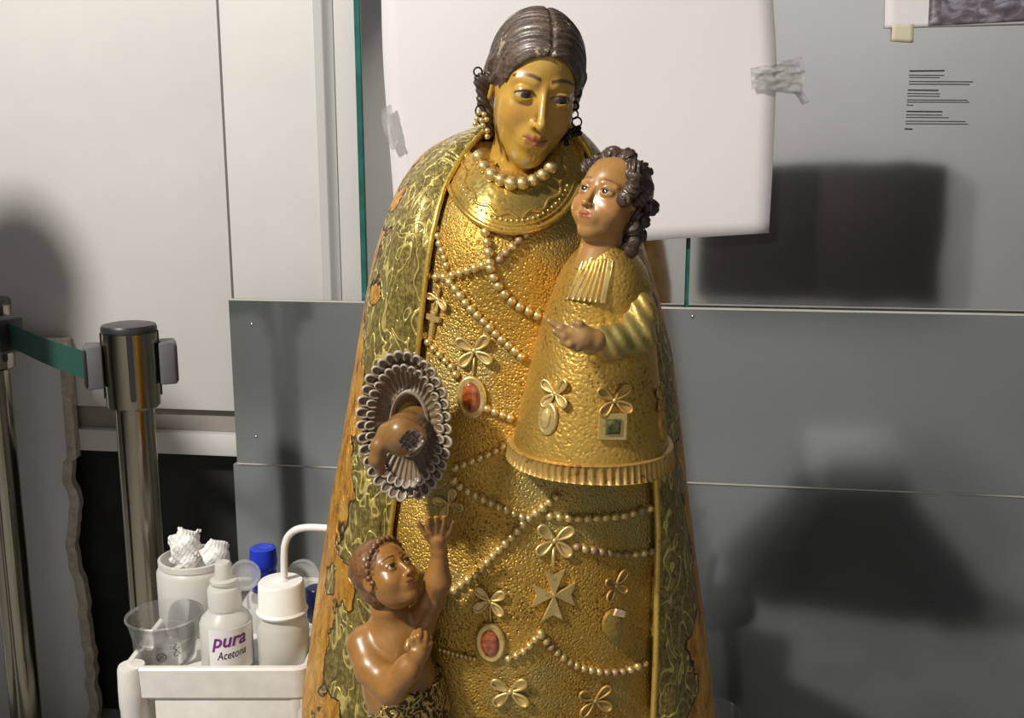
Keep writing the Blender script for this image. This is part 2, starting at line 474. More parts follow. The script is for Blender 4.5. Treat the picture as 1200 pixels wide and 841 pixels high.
tape('crinkled clear tape hanging on the paper edge near the green glass edge', [(447, 128), (449, 150), (459, 176)], [(458, 122), (464, 146), (470, 172)], 0.004)
me = sheet('tape_tail', [(931, 104), (944, 122)], [(938, 102), (948, 119)], YP, lambda s, q: -0.012 + 0.003 * math.sin(9 * q), 6, 4, 0.0002)
part('tape_tail', me, M_clear, [o for o in COL.objects if o.name == 'clear_tape'][0])

# printed wall text on the glass (too small to read in the photograph)
t = NT('wall_print_ink'); v = t.obj()
al = t.ramp(t.noise(t.map(v, (1.0, 1.0, 0.02)), 900, 2), [(0.36, 0.25), (0.52, 0.95)])
t.P(Base_Color=(0.045, 0.042, 0.042), Roughness=0.6, Alpha=al); M_ink = t.m
lines = [(0, 0, 41, 1.9), (-1, 5, 41, 1.2), (-1, 7.5, 36, 1.2), (-1, 12.5, 75, 1.3), (-1, 15.5, 71, 1.3),
         (-2.5, 22.5, 36, 1.9), (-3, 26.5, 38, 1.2), (-3, 29.5, 38, 1.2), (-3.5, 34, 71, 1.2), (-3.5, 36.5, 73, 1.2), (-4, 40, 8, 1.2),
         (-4, 47.5, 42, 1.9), (-4.5, 51.5, 42, 1.2), (-4.5, 54.5, 50, 1.2), (-5, 59, 70, 1.2), (-5, 62, 73, 1.2), (-6, 68, 9, 2.0)]
te = part('wall_text', plane_rect('wall_text', 1066, 1107, zrow(84, YP, 1090, -0.03), zrow(82, YP, 1090, -0.03), YP, -0.0292, 0.0004, 0, 83), M_ink, None)
tag(te, 'small grey block of printed wall text on the glass', 'wall text')
for k, (dx, dy, ln, hh) in enumerate(lines):
    if k == 0: continue
    a, b = 1066.5 + dx, 1066.5 + dx + ln
    q = [hit(a, 83 + dy + hh / 2, YP, -0.0292), hit(b, 83 + dy + hh / 2 + 0.4, YP, -0.0292), hit(b, 83 + dy - hh / 2 + 0.4, YP, -0.0292), hit(a, 83 + dy - hh / 2, YP, -0.0292)]
    part('text_line', slab('text_line', q, PN, 0.0004), M_ink, te)

# ------------------------------------------------------------ torn foam board at the left
t = NT('foam_board_face'); v = t.obj()
t.P(Base_Color=t.ramp(t.noise(v, 4), [(0.3, (0.56, 0.56, 0.57)), (0.7, (0.62, 0.62, 0.62))]), Roughness=0.6); M_foam = t.m
M_core = plain('foam_board_core', (0.50, 0.45, 0.37), 0.85, var=0.15, scale=60, bump=0.3)
YB = 2.13
def foam(name, edge_u, off, th, mat, parent):
    
    vs_ = [397 + i * 4 for i in range(150)]
    pts = []
    for v in vs_:
        base = 66 + (v - 385) * 0.083
        tear = 0
        if v > 540:
            x = v * 0.021
            tear = 9 * mnoise.noise(Vector((x, 1.7, 0))) + 4 * mnoise.noise(Vector((x * 3.1, 4.2, 0))) - 2
            tear -= min(1, (v - 540) / 30) * 2
        pts.append(P(base + edge_u + tear, v, YB - off))
    left = P(-420, 400, YB - off).x
    bm = bmesh.new()
    rowf = []; rowb = []; lf = []; lb = []
    for p in pts:
        rowf.append(bm.verts.new(p)); rowb.append(bm.verts.new(p + Vector((0, th, 0))))
        lf.append(bm.verts.new((left, p.y, p.z))); lb.append(bm.verts.new((left, p.y + th, p.z)))
    for i in range(len(pts) - 1):
        bm.faces.new((lf[i], rowf[i], rowf[i + 1], lf[i + 1])); bm.faces.new((lb[i], lb[i + 1], rowb[i + 1], rowb[i]))
        bm.faces.new((rowf[i], rowb[i], rowb[i + 1], rowf[i + 1])); bm.faces.new((lf[i], lf[i + 1], lb[i + 1], lb[i]))
    bm.faces.new((lf[0], lb[0], rowb[0], rowf[0])); bm.faces.new((lf[-1], rowf[-1], rowb[-1], lb[-1]))
    me = bm_mesh(name, bm)
    return me
fb = empty('foam_board', (P(-180, 841, YB).x, YB, 0.0), label='tall pale foam board with a torn wavy edge behind the belt posts', cat='board')
part('facing', foam('facing', 0, 0.0, 0.004, M_foam, fb), M_foam, fb)
part('core', foam('core', 11, -0.0042, 0.022, M_core, fb), M_core, fb)

# ------------------------------------------------------------ behind the camera: unseen cabinet added for the dark reflection in the glass
cb = empty('added_cabinet', (0.59, -1.375, 0.60), label='shallow black-brown cabinet with two doors, added unseen for the dark reflection in the glass', cat='cabinet')
part('body', box_mesh('body', (0.02, -1.40, 0.60), (1.16, -1.35, 1.25), 0.006), M_darkcab, cb)
for x in (0.03, 0.595):
    d = part('door', box_mesh('door', (x, -1.35, 0.615), (x + 0.555, -1.335, 1.235), 0.004), M_darkcab, cb)
    hx = 0.55 if x < 0.5 else 0.63
    part('handle', tube('handle', [(hx, -1.34, 0.66), (hx, -1.32, 0.66), (hx, -1.32, 0.75), (hx, -1.34, 0.75)], 0.005), M_darkcab, d)
# ============================================================ materials of the statue
def gold_mat(name, dark, mid, light, green=None, scale=200, metal=0.72, rough=0.36, bump=0.9):
    t = NT(name); v = t.obj()
    vo = t.voro(v, scale)
    nz = t.noise(v, scale * 1.3, 3, 0.6)
    big = t.noise(v, 14, 4, 0.6)
    f = t.math('MULTIPLY_ADD', nz, 0.62, t.math('MULTIPLY', big, 0.38))
    c = t.ramp(f, [(0.36, dark), (0.45, mid), (0.57, mid), (0.70, light)])
    if green:
        g = t.ramp(t.noise(v, 9, 3, 0.5), [(0.50, 0.0), (0.62, 1.0)])
        c = t.mix(t.math('MULTIPLY', g, 0.75), c, green)
    wear = t.ramp(t.noise(v, 55, 5, 0.7), [(0.66, 0.0), (0.74, 0.5)])
    c = t.mix(wear, c, tuple(x * 0.6 for x in dark))
    h = t.math('ADD', t.math('MULTIPLY', t.math('MINIMUM', vo, 0.5), 1.0), t.math('MULTIPLY', nz, 0.8))
    t.P(Base_Color=c, Metallic=metal, Roughness=t.ramp(nz, [(0.3, rough + 0.14), (0.7, rough - 0.08)]), Normal=t.bump(h, bump, 0.0022))
    return t.m
M_robe = gold_mat('punched_gold_robe', (0.15, 0.070, 0.013), (0.55, 0.335, 0.062), (0.90, 0.70, 0.30), (0.42, 0.35, 0.13), 270)
M_childrobe = gold_mat('punched_gold_child_robe', (0.22, 0.11, 0.02), (0.58, 0.36, 0.075), (0.84, 0.62, 0.22), None, 200, 0.7, 0.38, 0.5)
M_orn = gold_mat('pale_gold_ornament', (0.40, 0.25, 0.07), (0.72, 0.53, 0.20), (0.90, 0.76, 0.42), None, 90, 0.7, 0.33, 0.12)
M_pearl = gold_mat('pale_gold_pearl', (0.38, 0.25, 0.07), (0.74, 0.56, 0.23), (0.90, 0.78, 0.46), None, 60, 0.75, 0.30, 0.05)
M_pearl_d = gold_mat('dull_brown_pearl', (0.16, 0.09, 0.04), (0.36, 0.24, 0.12), (0.55, 0.42, 0.26), None, 90, 0.4, 0.45, 0.15)
M_collar = gold_mat('gold_collar', (0.30, 0.15, 0.02), (0.72, 0.46, 0.10), (0.92, 0.72, 0.30), (0.42, 0.36, 0.12), 150, 0.75, 0.27, 0.22)
M_rim = gold_mat('mantle_rim_gold', (0.36, 0.22, 0.03), (0.66, 0.46, 0.09), (0.85, 0.68, 0.22), None, 120, 0.7, 0.32, 0.2)
M_hem = gold_mat('worn_gold_hem', (0.20, 0.11, 0.03), (0.50, 0.32, 0.09), (0.74, 0.54, 0.22), None, 120, 0.55, 0.42, 0.15)
M_sleeve = gold_mat('green_gold_sleeve', (0.22, 0.13, 0.03), (0.48, 0.32, 0.08), (0.74, 0.56, 0.20), (0.34, 0.30, 0.10), 130, 0.6, 0.38, 0.3)
M_inner = plain('bare_wood_underside', (0.24, 0.135, 0.06), 0.6, var=0.3)

# mantle: green-gold brocade towards the opening, orange bole at the outer edge
t = NT('mantle_brocade'); v = t.obj(); at = t.n('ShaderNodeSeparateColor', Color=t.attr('Col'))
tt, vv, side = at.outputs[0], at.outputs[1], at.outputs[2]
big = t.noise(v, 17, 3, 0.5, 0.4)
edge = t.math('ADD', t.math('MULTIPLY_ADD', vv, -0.36, 0.82), t.math('MULTIPLY', t.math('SUBTRACT', big, 0.5), 1.15))
d = t.math('SUBTRACT', tt, edge)
swirl = t.noise(t.map(v, (1, 1, 0.6)), 38, 1, 0.4, 1.2)
line = t.math('ABSOLUTE', t.math('SUBTRACT', swirl, 0.5))
lmask = t.ramp(line, [(0.012, 1.0), (0.035, 0.0)])
swirl2 = t.noise(t.map(v, (1, 1, 0.22)), 120, 2, 0.5, 0.6)
l2 = t.ramp(t.math('ABSOLUTE', t.math('SUBTRACT', swirl2, 0.5)), [(0.01, 1.0), (0.05, 0.0)])
green = t.ramp(t.noise(v, 160, 4, 0.65), [(0.32, (0.10, 0.072, 0.016)), (0.5, (0.24, 0.185, 0.048)), (0.7, (0.42, 0.33, 0.105))])
green = t.mix(t.math('MULTIPLY', l2, 0.55), green, (0.10, 0.075, 0.018))
green = t.mix(t.math('MULTIPLY', lmask, 0.8), green, (0.72, 0.58, 0.18))
orange = t.ramp(t.noise(t.map(v, (1, 1, 0.5)), 70, 5, 0.6), [(0.30, (0.20, 0.07, 0.012)), (0.45, (0.52, 0.24, 0.028)), (0.62, (0.66, 0.36, 0.055)), (0.75, (0.78, 0.52, 0.15))])
isl = t.ramp(d, [(0.0, 0.0), (0.012, 1.0)])
col = t.mix(isl, green, orange)
crack = t.ramp(t.math('ABSOLUTE', d), [(0.008, 1.0), (0.028, 0.0)])
col = t.mix(crack, col, (0.05, 0.025, 0.008))
h = t.math('ADD', t.math('MULTIPLY', t.math('SUBTRACT', 1.0, isl), 1.0), t.math('ADD', t.math('MULTIPLY', lmask, 0.5), t.math('ADD', t.math('MULTIPLY', crack, -1.2), t.math('MULTIPLY', l2, -0.25))))
t.P(Base_Color=col, Metallic=0.45, Roughness=0.38, Normal=t.bump(h, 0.7, 0.0025))
M_mantle = t.m

def skin_mat(name, rough=0.30, coat=0.5, var=0.25, fleck=None):
    t = NT(name); v = t.obj()
    c = t.attr('Col')
    nz = t.ramp(t.noise(v, 60, 5, 0.65), [(0.3, 1 - var), (0.7, 1.0)])
    c = t.mix(1.0, c, nz, 'MULTIPLY')
    if fleck:
        fm = t.ramp(t.noise(v, 95, 4, 0.7), [(0.715, 0.0), (0.74, 1.0)])
        c = t.mix(fm, c, fleck)
    t.P(Base_Color=c, Roughness=rough, Coat_Weight=coat, Coat_Roughness=0.12, Normal=t.bump(t.noise(v, 130, 4), 0.12, 0.0015))
    return t.m
M_skin = skin_mat('varnished_ochre_skin', 0.34, 0.5, 0.22, (0.66, 0.58, 0.42))
M_skin2 = skin_mat('varnished_wood_skin', 0.36, 0.32, 0.3)
M_eye = skin_mat('painted_eye', 0.1, 1.0, 0.05)
def hair_mat(name, a, b, c, scale=(1, 1, 1), wear=0.62):
    t = NT(name); v = t.obj()
    nz = t.noise(t.map(v, scale), 90, 5, 0.65)
    col = t.ramp(nz, [(0.3, a), (0.6, b)])
    wr = t.ramp(t.noise(v, 42, 5, 0.7), [(wear, 0.0), (wear + 0.07, 1.0)])
    col = t.mix(wr, col, c)
    t.P(Base_Color=col, Roughness=0.42, Coat_Weight=0.15, Coat_Roughness=0.2, Normal=t.bump(nz, 0.5, 0.0015))
    return t.m
M_hair = hair_mat('worn_dark_hair', (0.028, 0.018, 0.012), (0.105, 0.074, 0.054), (0.50, 0.41, 0.30), (0.4, 2.2, 2.2), 0.60)
M_curl = hair_mat('dark_curl_paint', (0.022, 0.012, 0.009), (0.075, 0.046, 0.033), (0.38, 0.29, 0.21), (1, 1, 1), 0.62)
M_boyhair = hair_mat('brown_cropped_hair', (0.07, 0.028, 0.010), (0.20, 0.085, 0.028), (0.30, 0.15, 0.06), (1, 1, 1), 0.66)
M_wire = plain('blackened_wire', (0.012, 0.011, 0.010), 0.35, 0.6)
t = NT('red_glass_gem'); v = t.obj()
t.P(Base_Color=t.ramp(t.noise(v, 160, 3), [(0.35, (0.17, 0.030, 0.008)), (0.65, (0.40, 0.11, 0.025))]), Roughness=0.15, Coat_Weight=1.0); M_gem = t.m
M_gem2 = plain('amber_cabochon', (0.62, 0.46, 0.17), 0.2, 0.3, var=0.2, scale=120, Coat_Weight=0.8)
M_gem3 = plain('dark_green_gem', (0.10, 0.11, 0.03), 0.12, 0.2, var=0.4, scale=140, Coat_Weight=1.0)
M_chip = plain('bare_plaster_chip', (0.78, 0.55, 0.36), 0.8, var=0.1, scale=200)

# ============================================================ the statue
BASE_Z = 0.30
st = empty('gilded_statue', (0.0, 1.2, BASE_Z), label='gilded statue of a robed woman carrying a child, small boy at her side', cat='statue')

VS = [100, 140, 180, 220, 270, 320, 400, 480, 560, 640, 720, 800, 900, 1120]
UL = [575, 560, 530, 502, 487, 478, 466, 455, 440, 431, 428, 424, 420, 416]
UR = [660, 680, 700, 715, 728, 738, 752, 766, 783, 790, 790, 790, 792, 796]
YF = [1.205, 1.185, 1.158, 1.128, 1.106, 1.098, 1.096, 1.092, 1.086, 1.080, 1.074, 1.070, 1.066, 1.060]
YE = [1.25, 1.24, 1.225, 1.205, 1.19, 1.18, 1.175, 1.17, 1.165, 1.16, 1.158, 1.156, 1.155, 1.15]
ZK = np.array([P(600, v, 1.12).z for v in VS])
XL = np.array([P(u, v, y).x for u, v, y in zip(UL, VS, YE)]); XR = np.array([P(u, v, y).x for u, v, y in zip(UR, VS, YE)])
def smooth_interp(z, tab):
    o = np.argsort(ZK); zz = ZK[o]; tb = np.array(tab)[o]
    acc = 0
    for dz in (-0.018, -0.009, 0.0, 0.009, 0.018): acc = acc + np.interp(z + dz, zz, tb)
    return acc / 5
def robe_xl(z): return smooth_interp(z, XL)
def robe_xr(z): return smooth_interp(z, XR)
def robe_y(x, z):
    x = np.asarray(x, dtype=float); z = np.asarray(z, dtype=float)
    a, b = robe_xl(z), robe_xr(z); yf = smooth_interp(z, YF); ye = smooth_interp(z, YE)
    m = (a + b) / 2 - 0.02; s = np.clip(np.where(x < m, (m - x) / (m - a), (x - m) / (b - m)), 0, 1.3)
    y = yf + (ye - yf) * s ** 2.3
    def g(u, v, r, amp):
        c = GC.setdefault((u, v), P(u, v, 1.11)); return -amp * np.exp(-(((x - c.x) ** 2 + (z - c.z) ** 2) / r ** 2))
    y = y + g(560, 285, 0.055, 0.014) + g(640, 300, 0.06, 0.006) + g(600, 690, 0.12, 0.012)
    nk_ = GC.setdefault('neck', P(604, 160, 1.15)); y = y + 0.085 * np.exp(-(((x - nk_.x) / .036) ** 2 + ((z - nk_.z) / .034) ** 2) ** 1.5)
    y = y + 0.0025 * np.sin(x * 60 + z * 14) * np.clip((1.1 - z) * 4, 0, 1)
    return y
GC = {}
def on_robe(u, v, lift=0.0):
    Y = 1.1
    for _ in range(8):
        p = P(u, v, Y); Y = 0.5 * Y + 0.5 * (float(robe_y(p.x, p.z)) - lift)
    p = P(u, v, Y); e = 0.004
    gx = (robe_y(p.x + e, p.z) - robe_y(p.x - e, p.z)) / (2 * e); gz = (robe_y(p.x, p.z + e) - robe_y(p.x, p.z - e)) / (2 * e)
    n = Vector((float(gx), -1.0, float(gz))).normalized()
    return p, n
# robe
nr, nc = 260, 150
zs = np.linspace(P(600, 165, 1.15).z, BASE_Z + 0.055, nr)
vs = []
for z in zs:
    a, b = float(robe_xl(z)), float(robe_xr(z))
    x = np.linspace(a, b, nc); y = robe_y(x, np.full(nc, z))
    vs += list(zip(x, y, np.full(nc, z)))
    # back of the robe closes the body
k = len(vs); back = []
for z in zs:
    a, b = float(robe_xl(z)), float(robe_xr(z)); x = np.linspace(a, b, nc)
    s = np.linspace(-1, 1, nc); y = smooth_interp(z, YE) + 0.12 * np.sqrt(np.clip(1 - s * s, 0, 1))
    back += list(zip(x, y, np.full(nc, z)))
f = grid_faces(nr, nc); F = f + [tuple(k + i for i in q[::-1]) for q in f]
F += [(j, j + 1, k + j + 1, k + j)[::-1] for j in range(nc - 1)] + [((nr - 1) * nc + j, (nr - 1) * nc + j + 1, k + (nr - 1) * nc + j + 1, k + (nr - 1) * nc + j) for j in range(nc - 1)]
me = mesh_from('robe', vs + back, F)
bm = bmesh.new(); bm.from_mesh(me); bmesh.ops.remove_doubles(bm, verts=bm.verts, dist=1e-5); bmesh.ops.recalc_face_normals(bm, faces=bm.faces); bm.to_mesh(me); bm.free()
robe = part('robe', me, M_robe, st)

# mantle
MV = [138, 146, 155, 168, 185, 215, 250, 300, 350, 420, 500, 600, 700, 800, 841, 950, 1120]
MOL = [576, 560, 535, 510, 490, 470, 456, 441, 431, 420, 408, 391, 376, 363, 358, 364, 385]
MIL = [580, 573, 566, 553, 540, 522, 511, 501, 495, 487, 471, 456, 451, 448, 446, 444, 440]
MOR = [666, 674, 684, 696, 708, 726, 740, 754, 768, 784, 793, 803, 815, 827, 831, 838, 842]
MIR = [662, 668, 674, 684, 694, 708, 722, 737, 748, 757, 766, 772, 770, 767, 765, 763, 760]
def mtab(tab, v): return float(np.interp(v, MV, tab))
rows = []; cols = []; edgeL = []; edgeR = []
NM = 220; NSEG = 150
for i in range(NM):
    v = 138 + (1012 - 138) * (i / (NM - 1)) ** 1.0
    z = P(600, v, 1.19).z
    Yo = 1.245 + 0.0 * v; yb = float(np.interp(v, [138, 200, 300, 500, 841, 1100], [1.27, 1.33, 1.37, 1.40, 1.42, 1.43]))
    def sm(tab): return np.mean([mtab(tab, v + dv) for dv in (-8, -4, 0, 4, 8)])
    xo = P(sm(MOL), v, Yo).x; xr = P(sm(MOR), v, Yo).x
    xi = P(sm(MIL), v, 1.13).x; xj = P(sm(MIR), v, 1.13).x
    yi = float(robe_y(xi, z)) - 0.013; yj = float(robe_y(xj, z)) - 0.013
    xi = P(sm(MIL), v, yi).x; xj = P(sm(MIR), v, yj).x
    ctr = [(xi, yi), (xi * 0.58 + xo * 0.42, yi + (Yo - yi) * 0.10 - 0.004), (xi * 0.16 + xo * 0.84, yi + (Yo - yi) * 0.50), (xo, Yo),
           (xo * 0.93 + xr * 0.07, Yo + (yb - Yo) * 0.5), (xo * 0.7 + xr * 0.3, yb - 0.012), ((xo + xr) / 2, yb), (xo * 0.3 + xr * 0.7, yb - 0.012),
           (xo * 0.07 + xr * 0.93, Yo + (yb - Yo) * 0.5), (xr, Yo), (xj * 0.12 + xr * 0.88, yj + (Yo - yj) * 0.55), (xj * 0.58 + xr * 0.42, yj + (Yo - yj) * 0.16), (xj, yj)]
    c = catmull([(a, b, z) for a, b in ctr], NSEG)
    wv = 0.0022 * np.sin(c[:, 0] * 90 + z * 30) * np.clip((v - 300) / 200, 0, 1)
    c[:, 1] += wv
    rows.append(c); edgeL.append(c[0].copy()); edgeR.append(c[-1].copy())
    q = np.arange(NSEG) / (NSEG - 1) * 12
    tv = np.where(q < 6, np.minimum(q / 3.0, 1.2), np.minimum((12 - q) / 3.0, 1.2))
    cols.append(np.stack([tv, np.full(NSEG, v / 841.0), (q > 6) * 1.0], 1))
V = np.concatenate(rows); Cc = np.concatenate(cols).astype(np.float32)
me = mesh_from('mantle', V, grid_faces(NM, NSEG), colors=Cc)
bm = bmesh.new(); bm.from_mesh(me); bm.normal_update()
ff = min(bm.faces, key=lambda f: (f.calc_center_median() - Vector((-0.15, 1.15, 0.9))).length)
if ff.normal.y > 0: bmesh.ops.reverse_faces(bm, faces=bm.faces)
bm.to_mesh(me); bm.free()
mant = part('mantle', me, M_mantle, st)
so = mant.modifiers.new('thickness', 'SOLIDIFY'); so.thickness = 0.009; so.offset = -1
part('edge_trim', tube('edge_trim', edgeL[::3], 0.0032, 8), M_rim, mant)
part('edge_trim', tube('edge_trim', edgeR[::3], 0.0040, 8), M_rim, mant)

# wooden base
t = NT('statue_base_wood'); t.P(Base_Color=t.ramp(t.noise(t.map(t.obj(), (1, 1, 8)), 20), [(0.3, (0.10, 0.05, 0.02)), (0.7, (0.22, 0.12, 0.05))]), Roughness=0.5)
part('base', box_mesh('base', (-0.27, 1.0, BASE_Z), (0.27, 1.46, BASE_Z + 0.062), 0.008), t.m, st)

# ------------------------------------------------------------ ornaments on the robe
PEARL = lathe('pearl', [(math.sin(math.pi * k / 8) + 1e-9, -math.cos(math.pi * k / 8)) for k in range(9)], 12, 80)
PEARL.materials.append(M_pearl)
PEARL_D = PEARL.copy(); PEARL_D.materials.clear(); PEARL_D.materials.append(M_pearl_d)
def strand(pts, px, surf=on_robe, parent=None, dull=None, lift=0.003, name='pearl_strand', mat=None, gap=1.0):
    c = catmull([(a, b, 0) for a, b in pts], 200)
    L = np.concatenate([[0], np.cumsum(np.hypot(np.diff(c[:, 0]), np.diff(c[:, 1])))])
    n = max(2, int(round(L[-1] / (px * gap))) + 1)
    uv = [(np.interp(s, L, c[:, 0]), np.interp(s, L, c[:, 1])) for s in np.linspace(0, L[-1], n)]
    q = [surf(u, v, 0.0005)[0] for u, v in uv]
    cord = part(name, tube(name, q, 0.0026, 6), mat or M_hem, parent or st)
    for i, (u, v) in enumerate(uv):
        p, nn = surf(u, v, lift)
        r = px * 0.56 * 0.00093 * (0.93 + 0.14 * random.random())
        me = PEARL_D if dull and random.random() < dull else PEARL
        M = Matrix.Translation(p) @ nn.to_track_quat('Z', 'Y').to_matrix().to_4x4() @ Matrix.Diagonal((r, r * (0.94 + .1 * random.random()), r * 0.95, 1))
        link('pearl', me, None, cord, M)
    return cord
strand([(511, 268), (515, 285), (520, 300), (523, 311)], 9)
strand([(569, 272), (572, 290), (574, 308)], 11)
strand([(616, 275), (601, 289), (586, 304)], 9.5, dull=0.8)
strand([(502, 323), (518, 325), (539, 320), (560, 313), (574, 308)], 9.5)
strand([(575, 314), (582, 332), (601, 354), (630, 370)], 11)
strand([(527, 331), (533, 338), (547, 357), (566, 376), (586, 396), (611, 418)], 10.5)
strand([(493, 383), (499, 397), (512, 413), (528, 429), (534, 439)], 9.5)
strand([(571, 479), (583, 484), (598, 490)], 9.5)
strand([(534, 548), (557, 539), (576, 531), (598, 518)], 9.5)
strand([(532, 563), (543, 573), (567, 585), (594, 598), (612, 606)], 10)
strand([(652, 582), (634, 597), (617, 610), (600, 629), (580, 649), (560, 670), (532, 692)], 10)
strand([(645, 605), (674, 607), (707, 606), (734, 603), (762, 595)], 10.5, dull=0.15)
strand([(676, 641), (701, 646), (731, 650), (764, 646)], 9.5, dull=0.45)
strand([(515, 761), (537, 767), (556, 772)], 5.5)
strand([(596, 772), (614, 763), (634, 742)], 9)
strand([(634, 744), (650, 762), (674, 779), (701, 787), (731, 787), (756, 777)], 9.5, dull=0.2)
def frame(p, n, turn=0):
    n = n.normalized(); up = Vector((0, 0, 1)); x = up.cross(n).normalized(); y = n.cross(x)
    M = Matrix((x, y, n)).transposed().to_4x4()
    return Matrix.Translation(p) @ M @ Matrix.Rotation(math.radians(turn), 4, 'Z')
def petal_loop(r=1.0):
    pts = []
    for k in range(18):
        a = 2 * math.pi * k / 18
        pts.append((0.56 + 0.44 * math.cos(a), 0.165 * math.sin(a) * (1.2 + 0.6 * math.cos(a)), 0.10 + 0.05 * math.cos(a)))
    rim = tube('loop', pts, 0.080, 7, closed=True)
    # dished inside of the loop
    vs = [(0.52, 0, 0.02)] + [(a, b, c - 0.02) for a, b, c in pts]
    inner = mesh_from('in', vs, [(0, 1 + k, 1 + (k + 1) % 18) for k in range(18)])
    m = join_meshes('loop', [rim, inner]); auto_smooth(m, 60); m.materials.append(M_orn)
    return m
LOOP = petal_loop()
LOOPD = LOOP.copy(); LOOPD.materials.clear(); LOOPD.materials.append(M_hem)
KNOT = lathe('knot', [(math.sin(math.pi * k / 6) + 1e-9, -math.cos(math.pi * k / 6)) for k in range(7)], 10, 80); KNOT.materials.append(M_orn)
def bow(p, n, size, turn=0, dull=False, angles=(38, 142, 218, 322), owner=None, scales=(1, 1, 1, 1)):
    s = size * 0.00093
    M = frame(p, n, turn)
    k = link('bow', KNOT, None, owner or st, M @ Matrix.Diagonal((s * 0.17, s * 0.17, s * 0.17, 1)))
    for a, sc in zip(angles, scales):
        link('loop', LOOPD if dull else LOOP, None, k, M @ Matrix.Rotation(math.radians(a), 4, 'Z') @ Matrix.Diagonal((s * sc, s * sc, s, 1)))
    return k
def oval_ring(rx, ry, r, seg=28):
    return tube('ring', [(rx * math.cos(2 * math.pi * k / seg), ry * math.sin(2 * math.pi * k / seg), 0) for k in range(seg)], r, 8, closed=True)
def dome(name, rx, ry, h, n=24, flat=0.55):
    prof = [(1.0, 0), (0.97, 0.35), (0.85, 0.7), (flat, 0.95), (flat * 0.6, 1.0), (1e-6, 1.0)]
    m = lathe(name, prof, n, 60); m.transform(Matrix.Diagonal((rx, ry, h, 1))); return m
def medallion(p, n, w, hgt, gem, turn=0, owner=None, gemname='gem'):
    s = 0.00093; M = frame(p, n, turn)
    back = dome('medallion', (w * 0.5 - 2) * s, (hgt * 0.5 - 2) * s, 0.003, 24, 0.9)
    ring = oval_ring((w * 0.5 - 3.5) * s, (hgt * 0.5 - 3.5) * s, 3.4 * s)
    m = join_meshes('medallion', [back, ring]); m.transform(Matrix.Translation((0, 0, 0.001)))
    o = link('medallion', auto_smooth(m, 50), M_orn, owner or st, M)
    g = dome(gemname, (w * 0.5 - 7) * s, (hgt * 0.5 - 7.5) * s, 0.0042, 20, 0.5)
    g.transform(Matrix.Translation((0, 0, 0.003)))
    link(gemname, g, gem, o, M)
    return o
def poly_solid(name, pts, h, bevel=0.0008, ridge=None):
    bm = bmesh.new()
    b = [bm.verts.new((x, y, 0)) for x, y in pts]; t_ = [bm.verts.new((x, y, h)) for x, y in pts]
    n = len(pts)
    for i in range(n): bm.faces.new((b[i], b[(i + 1) % n], t_[(i + 1) % n], t_[i]))
    c = bm.verts.new((0, 0, ridge if ridge else h))
    for i in range(n): bm.faces.new((t_[i], t_[(i + 1) % n], c))
    bm.faces.new(b[::-1])
    return auto_smooth(bm_mesh(name, bm), 25)
def orn(u, v, lift=0.002): return on_robe(u, v, lift)

bow(*orn(556, 411), 24, 8)
medallion(*orn(553, 465), 37, 52, M_gem, 5)
bow(*orn(650, 633), 26, -6)
bow(*orn(574, 704), 22, -4)
medallion(*orn(575, 752), 38, 52, M_gem, 0)
bow(*orn(598, 810), 26, 4)
bow(*orn(721, 686), 23, 6, True, scales=(1, .85, .9, .8))
bow(*orn(697, 820), 25, 4, True)
bow(*orn(526, 590), 20, 30)
bow(*orn(513, 350), 20, 20, False, (60, 150, 240, 310), scales=(.8, .8, .9, 1))
# small stubs linking bows to pendants
def link_tube(a, b, r=0.0016):
    q = [orn(*a)[0], orn((a[0] + b[0]) / 2, (a[1] + b[1]) / 2)[0], orn(*b)[0]]
    part('pendant_link', tube('pendant_link', q, r, 6), M_orn, st)
link_tube((556, 418), (554, 440)); link_tube((649, 640), (648, 668), 0.0026); link_tube((574, 710), (575, 728))
# eight-pointed cross
s = 0.00093
pts = []
for k in range(4):
    a = math.radians(90 * k + 45)
    for ang, r in ((90 * k, 0.21), ):
        pass
def rotp(x, y, a): return (x * math.cos(a) - y * math.sin(a), x * math.sin(a) + y * math.cos(a))
for k in range(4):
    a = math.radians(90 * k - 4)
    for x, y in ((4.0, -3.2), (27, -12.5), (21.5, 0), (27, 12.5), (4.0, 3.2)):
        X, Y = rotp(x, y, a); pts.append((X * s, Y * s * 1.14))
p, n = orn(648, 696, 0.0015)
link('cross_pendant', poly_solid('cross_pendant', pts, 0.0035, ridge=0.006), M_orn, st, frame(p, n, 0))
# small latin cross on the chest
q = [(-2.5, -17), (2.5, -17), (3, 2), (11, 3), (11, 9), (3, 9), (3.5, 16), (-3.5, 16), (-3, 9), (-11, 9), (-11, 3), (-3, 2)]
p, n = orn(509, 378, 0.0015)
link('small_cross', poly_solid('small_cross', [(a * s, b * s) for a, b in q], 0.004), M_orn, st, frame(p, n, -8))
# heart-shaped drop with a bare chip
p, n = orn(717, 731, 0.001); Mh = frame(p, n, 0)
hp = []
for k in range(26):
    a = 2 * math.pi * k / 26
    x = 15 * math.sin(a) * (1 + 0.12 * math.cos(a)); y = 20 * math.cos(a)
    if y < 0: x = x * (1 - 0.45 * (-y / 20)) + 5 * (y / 20) ** 2; y *= 1.35
    hp.append((x * s, y * s))
hd = link('heart_pendant', auto_smooth(poly_solid('heart_pendant', hp, 0.005, ridge=0.010), 70), M_sleeve, st, Mh)
ch = poly_solid('chip', [(-8 * s, -3 * s), (8 * s, -5 * s), (8.5 * s, 2 * s), (-5 * s, 5 * s)], 0.004)
link('chip', ch, M_chip, hd, Mh @ Matrix.Translation((0.0055, 0.0145, 0.004)) @ Matrix.Rotation(-0.25, 4, 'Z'))

